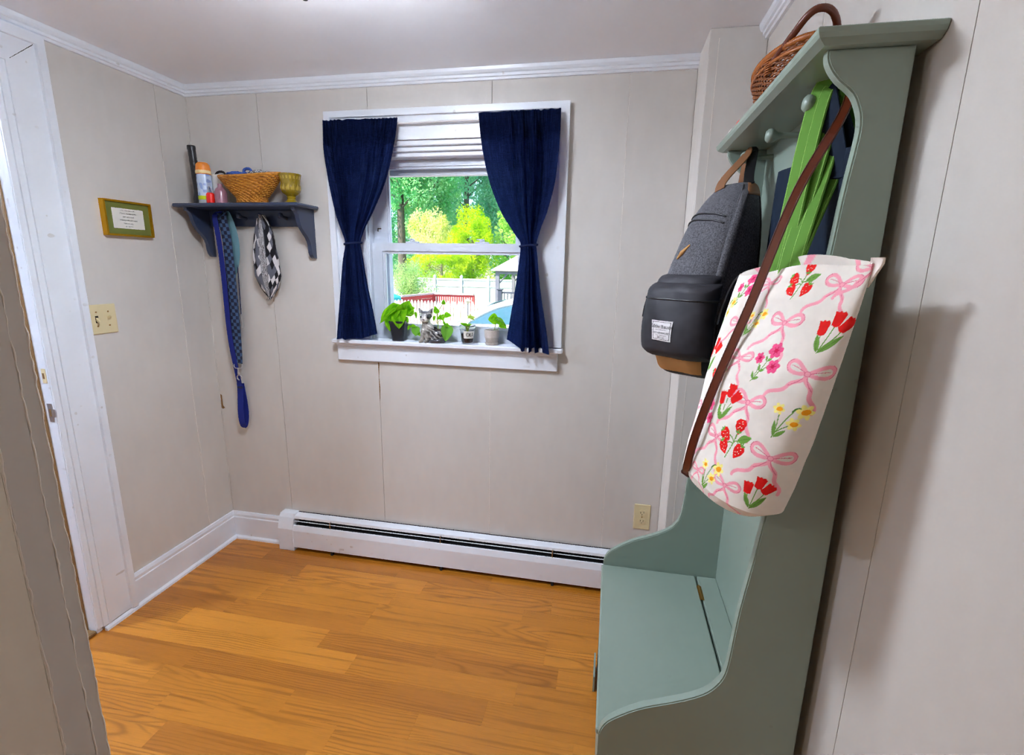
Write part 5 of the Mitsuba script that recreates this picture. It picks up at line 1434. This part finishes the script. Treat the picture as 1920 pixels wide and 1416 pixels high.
# speckled ceramic pot
def spk(p, n, uv):
    s = smoothstep(0.68, 0.78, noise(p.x * 700, p.y * 700, p.z * 700))
    lo_ = 1 - smoothstep(1.141, 1.143, p.z)
    return mix(mix(lin(202, 192, 184), lin(172, 162, 150), 0.6 * lo_ + 0.3 * fbm(p.x * 90, p.y * 90, p.z * 90)), lin(140, 128, 116), 0.6 * s)
M_SPECK = mat('speckled', tex=proc(spk), rough=0.5, bump=proc(lambda p, n, uv: voronoi(p.x * 160 + p.y * 160, p.z * 160)[0], 8e-4), bump_scale=0.0012)
k = thing('ceramic_pot', 'speckled beige ceramic pot with a saucer and a single round-leafed seedling on the sill', 'potted plant')
cc = (1.4165, -0.004, 1.1085)
part(k, 'saucer', lathe([(0, 0), (0.026, 0), (0.029, 0.004), (0.030, 0.0115), (0.0285, 0.0125), (0.027, 0.009), (0, 0.009)], 40, cc), M_SPECK, 40)
part(k, 'pot', lathe([(0, 0.0092), (0.0245, 0.0092), (0.0265, 0.014), (0.0300, 0.031), (0.0315, 0.033), (0.0335, 0.062), (0.0335, 0.066), (0.031, 0.0665), (0.0295, 0.060), (0, 0.058)], 48, cc), M_SPECK, 40)
part(k, 'soil', lathe([(0, 0.0581), (0.029, 0.0601), (0.0285, 0.0612), (0, 0.062)], 24, cc), M_SOIL, 40)
stem(k, [(1.426, -0.004, 1.168), (1.432, -0.006, 1.195), (1.437, -0.010, 1.222)], 0.0016)
stem(k, [(1.438, 0.0, 1.168), (1.444, 0.0, 1.185), (1.452, 0.0, 1.198)], 0.0012)
leaf(k, (1.437, -0.010, 1.222), (1.404, -0.024, 1.222), (-0.1, -0.95, 0.35), wr=0.72, fold=0.12, droop=0.25)
leaf(k, (1.440, -0.004, 1.226), (1.482, -0.004, 1.196), (0.4, -0.5, 0.7), m=M_LEAFDK, wr=0.2)
leaf(k, (1.444, -0.002, 1.214), (1.458, -0.008, 1.196), (0.2, -0.9, 0.2), wr=0.5)
leaf(k, (1.453, 0.0, 1.198), (1.482, -0.006, 1.184), (0.1, -0.9, 0.5), wr=0.42)

# ================================================================== OUTSIDE
GZ = -0.70
def lawn_tex(p, n, uv):
    return mix(lin(120, 140, 70), lin(160, 172, 96), fbm(p.x * 2, p.y * 2, 0.0, 3))
S('ground', box(-70, 70, 8.6, 90, GZ - 0.3, GZ), mat('lawn', tex=proc(lawn_tex), rough=0.9))
S('driveway', box(-70, 70, 0.165, 8.598, GZ - 0.3, GZ - 0.002), mat('gravel', lin(140, 136, 131), 0.9))
M_PICKET = mat('picket_white', lin(200, 192, 197), 0.6)
M_VINYLF = mat('vinyl_fence', lin(166, 184, 197), 0.6)
M_DECKRED = mat('deck_red', lin(190, 74, 78), 0.7)
M_GREYPOST = mat('gazebo_post', lin(112, 118, 138), 0.6)
M_ROOFG = mat('gazebo_roof', lin(178, 182, 181), 0.8)
M_IRON = mat('dark_iron', lin(62, 70, 92), 0.5)

# picket fence
k = thing('picket_fence', 'white picket fence with rounded tops running behind the parked car', 'fence')
pk_poly = sg.Polygon([(-0.040, 0), (0.040, 0), (0.040, 1.12), (0.031, 1.17), (0.015, 1.205), (0, 1.215), (-0.015, 1.205), (-0.031, 1.17), (-0.040, 1.12)])
pm = extr(pk_poly, 'y', -0.009, 0.009)
pl_ = mikit.ply(pm, M_PICKET)
for i, x in enumerate(np.arange(-6.2, 1.4, 0.0935)):
    key = num(k + '__picket')
    scene[key] = {**pl_, 'to_world': T().translate([float(x), 10.5, GZ + 0.02 + 0.012 * math.sin(i * 2.1)])}
for z in (-0.35, 0.22):
    part(k, 'rail', box(-6.3, 1.45, 10.51, 10.545, z, z + 0.07), M_PICKET)
for x in (-6.0, -3.7, -1.4, 0.9):
    part(k, 'post', box(x - 0.045, x + 0.045, 10.546, 10.636, GZ, 0.42), M_PICKET)
# tall vinyl fence
k = thing('vinyl_fence', 'tall white panel fence with pointed posts in front of the trees', 'fence')
xs = np.arange(-16.46, 6.5, 1.38)
for a, b in zip(xs, xs[1:]):
    for j in range(9):
        w_ = (b - a - 0.12) / 9
        if -9.5 < a < 1.0:
            part(k, 'panel_board', box(a + 0.06 + j * w_ + 0.002, a + 0.06 + (j + 1) * w_ - 0.002, 22.0, 22.02, GZ + 0.08, 0.74), M_VINYLF)
    if not -9.5 < a < 1.0:
        part(k, 'panel', box(a + 0.06, b - 0.06, 22.0, 22.02, GZ + 0.08, 0.74), M_VINYLF)
    part(k, 'top_rail', box(a + 0.05, b - 0.05, 21.975, 22.045, 0.742, 0.83), M_VINYLF)
    part(k, 'middle_rail', box(a + 0.05, b - 0.05, 21.975, 21.998, 0.42, 0.53), M_VINYLF)
for a in xs:
    v = box(a - 0.058, a + 0.058, 21.95, 22.07, GZ, 0.90)
    part(k, 'post', v, M_VINYLF)
    part(k, 'post_cap', trimesh.convex.convex_hull(np.array([(a - 0.075, 21.935, 0.9005), (a + 0.075, 21.935, 0.9005), (a - 0.075, 22.085, 0.9005), (a + 0.075, 22.085, 0.9005), (a - 0.075, 21.935, 0.925), (a + 0.075, 22.085, 0.925), (a + 0.075, 21.935, 0.925), (a - 0.075, 22.085, 0.925), (a, 22.01, 1.02)])), M_VINYLF)
# red deck
k = thing('red_deck', 'red railed wooden deck with a white handrail beyond the picket fence', 'deck')
part(k, 'platform', extr(sg.Polygon([(-4.67, 12.97), (-4.35, 15.0), (-2.9, 15.0), (-2.75, 13.1)]), 'z', GZ, -0.42), M_DECKRED)
def rail(p, q, z0, z1, th):
    p, q = np.array(p, float), np.array(q, float)
    d = (q - p) / np.linalg.norm(q - p)
    n_ = np.array([-d[1], d[0]]) * th / 2
    return extr(sg.Polygon([p + n_, q + n_, q - n_, p - n_]), 'z', z0, z1)
part(k, 'handrail', rail((-4.70, 12.92), (-4.36, 15.05), 0.43, 0.485, 0.16), M_PICKET)
part(k, 'handrail', rail((-4.40, 15.02), (-2.84, 15.02), 0.43, 0.485, 0.16), M_PICKET)
part(k, 'top_rail', rail((-4.67, 12.97), (-4.36, 15.0), 0.31, 0.429, 0.05), M_DECKRED)
part(k, 'top_rail', rail((-4.35, 15.02), (-2.9, 15.02), 0.36, 0.429, 0.05), M_DECKRED)
for t in np.linspace(0.02, 0.98, 18):
    x, y = -4.67 + 0.32 * t, 12.97 + 2.03 * t
    part(k, 'board', box(x - 0.02, x + 0.02, y - 0.052, y + 0.052, -0.42, 0.30), M_DECKRED)
for x in np.arange(-4.28, -2.95, 0.082):
    part(k, 'baluster', box(x - 0.019, x + 0.019, 15.0, 15.03, -0.42, 0.359), M_DECKRED)
for x, y in ((-4.69, 12.9), (-4.35, 15.06), (-2.86, 15.03)):
    part(k, 'post', box(x - 0.045, x + 0.045, y - 0.045, y + 0.045, GZ, 0.428), M_DECKRED)
# gazebo
k = thing('gazebo', 'garden gazebo with pale hipped roof and grey posts at the right of the window view', 'gazebo')
gx0, gx1, gy0, gy1 = -1.95, 1.15, 13.9, 17.0
ap = np.array([[-0.4, 15.45, 2.35]])
part(k, 'roof', trimesh.convex.convex_hull(np.vstack([[(x, y, z) for x in (gx0, gx1) for y in (gy0, gy1) for z in (1.30, 1.34)], ap])), M_ROOFG)
for x in (gx0 + 0.18, gx1 - 0.18):
    for y in (gy0 + 0.18, gy1 - 0.18):
        part(k, 'post', box(x - 0.06, x + 0.06, y - 0.06, y + 0.06, GZ, 1.2995), M_GREYPOST)
        sx = 1 if x < -0.4 else -1
        part(k, 'brace', tube([(x + sx * 0.06, y, 0.92), (x + sx * 0.40, y, 1.29)], 0.03, 6), M_GREYPOST)
part(k, 'beam', box(gx0 + 0.24, gx1 - 0.24, gy0 + 0.13, gy0 + 0.23, 1.20, 1.2995), M_GREYPOST)
k = thing('iron_railing', 'dark blue iron railing with a square post beside the gazebo', 'railing')
part(k, 'post', box(-1.56, -1.44, 13.2, 13.32, GZ, 0.72), M_IRON)
part(k, 'post_cap', box(-1.59, -1.41, 13.17, 13.35, 0.7205, 0.76, 0.01), M_IRON)
part(k, 'top_rail', box(-1.439, 0.6, 13.24, 13.28, 0.62, 0.67), M_IRON)
part(k, 'bottom_rail', box(-1.439, 0.6, 13.24, 13.28, -0.45, -0.41), M_IRON)
for x in np.arange(-1.36, 0.6, 0.105):
    part(k, 'bar', box(x - 0.011, x + 0.011, 13.25, 13.272, -0.409, 0.619), M_IRON)
k = thing('turquoise_umbrella', 'turquoise patio umbrella left of the red deck', 'umbrella')
part(k, 'canopy', lathe([(0.0, 0.66), (0.05, 0.655), (0.45, 0.585), (0.72, 0.49), (0.73, 0.40), (0.70, 0.40), (0.69, 0.475), (0.44, 0.57), (0.0, 0.64)][::-1], 8, (-5.0, 12.0, 0)), mat('turquoise', lin(40, 196, 200), 0.7), 20)
part(k, 'pole', tube([(-5.0, 12.0, GZ), (-5.0, 12.0, 0.639)], 0.022, 8), M_PICKET)
k = thing('garden_lamp', 'small white capped garden lamp on a thin pole by the picket fence', 'lamp')
part(k, 'pole', tube([(-1.66, 10.2, GZ), (-1.66, 10.2, 0.50)], 0.012, 8), M_GREYPOST)
part(k, 'cap', lathe([(0, 0.5005), (0.03, 0.5005), (0.07, 0.56), (0.085, 0.575), (0.02, 0.63), (0, 0.635)], 16, (-1.66, 10.2, 0)), M_PICKET, 30)

# parked car
M_CARBODY = mat('car_body', lin(206, 218, 224), 0.25, spec=0.7, clearcoat=1.0)
M_CARGLASS = mat('car_glass', lin(70, 118, 140), 0.12, spec=1.0, metal=0.3)
M_TYRE = mat('tyre', lin(30, 30, 32), 0.8)
k = thing('parked_car', 'silver white car parked on the driveway outside the window', 'car')
low = sg.Polygon(spline([(-1.70, -0.42), (-1.80, -0.20), (-1.78, 0.06), (-1.60, 0.24), (-1.10, 0.385), (-0.60, 0.47), (0.4, 0.50), (1.6, 0.515), (2.5, 0.51), (2.68, 0.30), (2.70, -0.1), (2.62, -0.42)], 90)).buffer(-0.02).buffer(0.02)
arch = unary_union([sg.Point(-0.95, -0.36).buffer(0.39), sg.Point(1.75, -0.36).buffer(0.39)])
lb_ = low.difference(arch)
part(k, 'body', cat_([extr(lb_, 'y', 5.90, 7.40), extr(lb_.buffer(-0.035), 'y', 5.86, 7.44)]), M_CARBODY, 30)
def cabin(poly, y0, y1, inset, top, botz):
    g = extr(poly, 'y', y0, y1)
    v = g.vertices
    f_ = np.clip((v[:, 2] - botz) / (top - botz), 0, 1)
    mid = (y0 + y1) / 2
    v[:, 1] = mid + (v[:, 1] - mid) * (1 - inset * f_)
    return g
roofp = sg.Polygon(spline([(-0.66, 0.465), (-0.40, 0.63), (-0.02, 0.82), (0.35, 0.895), (1.0, 0.915), (1.7, 0.885), (2.2, 0.74), (2.46, 0.50)], 80))
inn = roofp.buffer(-0.035)
part(k, 'cabin_frame', cabin(roofp, 5.93, 7.37, 0.18, 0.915, 0.465), M_CARBODY, 30)
sw = sg.Polygon(spline([(-0.40, 0.500), (-0.18, 0.63), (0.10, 0.755), (0.42, 0.815), (1.0, 0.83), (1.6, 0.805), (2.0, 0.70), (2.2, 0.53)], 60)).intersection(rect(-1, 3, 0.505, 1))
for nm_, bx_ in (('front_window', rect(-1, 0.78, 0, 1)), ('rear_window', rect(0.84, 3, 0, 1))):
    part(k, nm_, cabin(sw.intersection(bx_).buffer(-0.004), 5.922, 7.378, 0.18, 0.915, 0.465), M_CARGLASS)
ringw = sw.buffer(0.022).difference(sw.buffer(0.002))
part(k, 'window_trim', cabin(ringw, 5.919, 7.381, 0.18, 0.915, 0.465), mat('car_trim', lin(84, 112, 128), 0.3))
ws = roofp.intersection(sg.Polygon([(-0.60, 0.47), (0.10, 0.88), (0.06, 0.92), (-0.70, 0.50)]))
v_ = np.array([(-0.645, 6.05, 0.482), (-0.645, 7.25, 0.482), (-0.02, 7.17, 0.832), (-0.02, 6.13, 0.832)])
nrm_ = np.array([-0.49, 0, 0.87])
part(k, 'windscreen', trimesh.convex.convex_hull(np.vstack([v_ + nrm_ * 0.002, v_ + nrm_ * 0.014])), M_CARGLASS)
for x in (-0.95, 1.75):
    for y in (5.90, 7.22):
        q = part(k, 'wheel', lathe([(0, 0), (0.30, 0.0), (0.34, 0.03), (0.34, 0.15), (0.30, 0.18), (0, 0.18)], 28, (x, y, -0.358), 'y'), M_TYRE, 30)
        part(q, 'hub', lathe([(0, 0), (0.21, 0.0), (0.20, 0.02), (0, 0.02)], 24, (x, y - 0.021, -0.358), 'y'), M_CHROME, 30)


# trees and shrubs
def leaves_cloud(pts, size, seed, flat=0.0):
    r = np.random.default_rng(seed)
    n_ = len(pts)
    a = r.normal(size=(n_, 3))
    a[:, 2] *= 1 - flat
    a /= np.linalg.norm(a, axis=1, keepdims=True)
    b = np.cross(a, r.normal(size=(n_, 3)))
    b /= np.linalg.norm(b, axis=1, keepdims=True)
    s = size * r.uniform(0.6, 1.3, (n_, 1))
    v = np.stack([pts - a * s, pts - b * s * 0.5, pts + a * s, pts + b * s * 0.5], 1).reshape(-1, 3)
    i = np.arange(n_) * 4
    return trimesh.Trimesh(v, np.vstack([np.stack([i, i + 1, i + 2], 1), np.stack([i, i + 2, i + 3], 1)]), process=False)


def lobes(c, rad, n_lobes, n_pts, seed, lobe=0.45):
    r = np.random.default_rng(seed)
    d = r.normal(size=(n_lobes, 3))
    d /= np.linalg.norm(d, axis=1, keepdims=True)
    cs = d * r.uniform(0.35, 0.9, (n_lobes, 1)) ** 0.6
    ls = r.uniform(0.6, 1.2, n_lobes) * lobe
    w = r.integers(0, n_lobes, n_pts)
    q = r.normal(size=(n_pts, 3))
    q /= np.linalg.norm(q, axis=1, keepdims=True)
    p = cs[w] + q * ls[w][:, None] * r.uniform(0.55, 1.0, (n_pts, 1))
    return p * np.asarray(rad) + np.asarray(c)


def foliage(name, c0, c1, freq, trans=1.0):
    def fn(p, n, uv):
        a = fbm(p.x * freq, p.y * freq, p.z * freq, 2)
        b = cell_rand(dr.floor(p.x * 9), dr.floor(p.y * 9), dr.floor(p.z * 9))
        return mix(c0, c1, dr.clip(0.75 * smoothstep(0.3, 0.7, a) + 0.35 * b - 0.05, 0, 1))
    return thinmat(name, tex=proc(fn), trans=trans, rough=0.6)


F_PINE = foliage('pine', lin(128, 212, 160), lin(196, 240, 190), 1.1, 1.3)
F_BLUE = foliage('blue_pine', lin(136, 216, 186), lin(190, 240, 212), 0.9, 1.3)
F_GREEN = foliage('green_tree', lin(140, 214, 110), lin(204, 236, 140), 0.8, 1.3)
F_PALE = foliage('pale_tree', lin(206, 222, 128), lin(246, 246, 196), 1.6, 1.2)
F_YELLOW = foliage('yellow_tree', lin(150, 206, 12), lin(214, 232, 30), 1.4)
F_SHRUB = foliage('shrub', lin(150, 200, 130), lin(200, 226, 164), 1.6, 1.2)
M_BARK = mat('bark', lin(150, 138, 132), 0.9)
M_BARKD = mat('bark_dark', lin(96, 92, 90), 0.9)


def tree(name, label, x, y, h, cz, rad, m, trunk_r, n_lobes, n_pts, size, seed, lobe=0.45, trunk=M_BARK, group=None, lean=0.0, cat='tree'):
    k_ = thing(name, label, cat, group)
    part(k_, 'trunk', tube(spline([(x, y, GZ - 0.1), (x + lean * 0.5, y, GZ + h * 0.4), (x + lean, y, cz + 0.3 * rad[2])], 12), [trunk_r * 1.25, trunk_r, trunk_r * 0.6], 12), trunk, True)
    r = np.random.default_rng(seed + 99)
    br_ = []
    for i in range(9):
        z0 = cz - rad[2] * 0.5 + rad[2] * 0.9 * i / 9
        an = r.uniform(0, 2 * np.pi)
        br_.append(tube(spline([(x + lean * 0.8, y, z0), (x + rad[0] * 0.35 * np.cos(an), y + rad[1] * 0.35 * np.sin(an), z0 + 0.25 * rad[2] * 0.5), (x + rad[0] * 0.75 * np.cos(an), y + rad[1] * 0.75 * np.sin(an), z0 + 0.3 * rad[2])], 8), [trunk_r * 0.3, trunk_r * 0.08], 6))
    part(k_, 'branch', cat_(br_), trunk, True, kind='stuff')
    part(k_, 'crown', leaves_cloud(lobes((x + lean, y, cz), rad, n_lobes, n_pts, seed, lobe), size, seed), m, kind='stuff')
    return k_


tree('pine_tree', 'tall pine with a straight grey trunk at the left of the window view', -11.98, 30.0, 14, 7.6, (2.6, 2.4, 5.2), F_PINE, 0.24, 60, 20000, 0.105, 11, 0.26, M_BARKD)
tree('pine_tree', 'second tall pine with a thick leaning trunk right of the first pine', -10.75, 30.6, 15, 8.6, (2.6, 2.4, 5.6), F_PINE, 0.36, 60, 20000, 0.105, 12, 0.25, M_BARKD, lean=0.25)
tree('pale_tree', 'rounded pale cream-yellow tree in front of the pines', -9.2, 27.8, 6, 2.9, (1.35, 1.3, 2.0), F_PALE, 0.10, 34, 9000, 0.075, 13, 0.36)
tree('yellow_tree', 'bright yellow-green autumn tree above the fence', -6.3, 27.2, 6, 2.5, (1.6, 1.4, 2.1), F_YELLOW, 0.12, 34, 17000, 0.062, 14, 0.36)
tree('yellow_tree', 'lower yellow bush spreading left of the bright yellow tree', -7.9, 26.2, 4, 1.3, (1.8, 1.0, 1.25), F_YELLOW, 0.08, 30, 14000, 0.052, 15, 0.38, cat='bush')
tree('green_tree', 'light green tree right of the yellow tree behind the gazebo', -3.8, 29.0, 8, 3.6, (2.1, 1.8, 3.6), F_GREEN, 0.16, 40, 9000, 0.11, 16, 0.36)
for i, (x, y, cz, rx, rz, m_, lab) in enumerate((
        (-18.5, 34, 6.5, 3.2, 7.5, F_PINE, 'dense evergreen hidden behind the left curtain, far left of the tall pines'), (-14.6, 36, 7.0, 3.0, 8.0, F_BLUE, 'blue-green evergreen behind the leftmost pine trunk'),
        (-8.8, 34.5, 7.6, 3.2, 6.6, F_BLUE, 'blue-green evergreen rising straight behind the pale cream tree'), (-6.0, 35.5, 7.4, 3.0, 6.8, F_BLUE, 'blue-green evergreen rising straight behind the bright yellow tree'),
        (-3.0, 36, 7.5, 3.0, 7.4, F_GREEN, 'tall bright green tree towering behind the light green tree'), (0.2, 35, 6.8, 3.2, 7.0, F_GREEN, 'tall bright green tree behind the gazebo roof and the right curtain'),
        (3.8, 36, 6.8, 3.2, 7.4, F_PINE, 'dense evergreen behind the right curtain, second from the right end of the tree line'), (7.8, 36, 6.8, 3.4, 7.4, F_GREEN, 'bright green tree at the right end of the tree line'), (-22.5, 36, 6.6, 3.4, 7.4, F_GREEN, 'bright green tree at the left end of the tree line'))):
    tree('evergreen_tree', lab, x, y, 12, cz, (rx, 2.2, rz), m_, 0.22, 70, 24000, 0.12, 30 + i, 0.27, M_BARKD)
# airy shrub in front of the tall fence
k = thing('airy_shrub', 'airy light green shrub with many thin stems in front of the tall white fence', 'shrub')
r = np.random.default_rng(5)
tips = []
sb = np.array([-6.45, 18.0, GZ])
for i in range(46):
    an, sp = r.uniform(0, 2 * np.pi), r.uniform(0.15, 1.15)
    tip = sb + np.array([sp * 1.05 * math.cos(an), sp * 0.9 * math.sin(an), r.uniform(1.5, 2.6) - 0.45 * sp])
    mid_ = sb + (tip - sb) * 0.5 + np.array([-0.12 * math.cos(an), -0.12 * math.sin(an), 0.22])
    pth = spline([sb + np.array([0.06 * math.cos(an), 0.06 * math.sin(an), 0]), mid_, tip], 14)
    part(k, 'stem', tube(pth, [0.016, 0.009, 0.004], 5), M_BARK, True)
    tips.append(pth[6:])
tips = np.concatenate(tips)
cl = tips[r.integers(0, len(tips), 9000)] + r.normal(size=(9000, 3)) * 0.13
part(k, 'foliage', leaves_cloud(cl, 0.036, 8), F_SHRUB, kind='stuff')
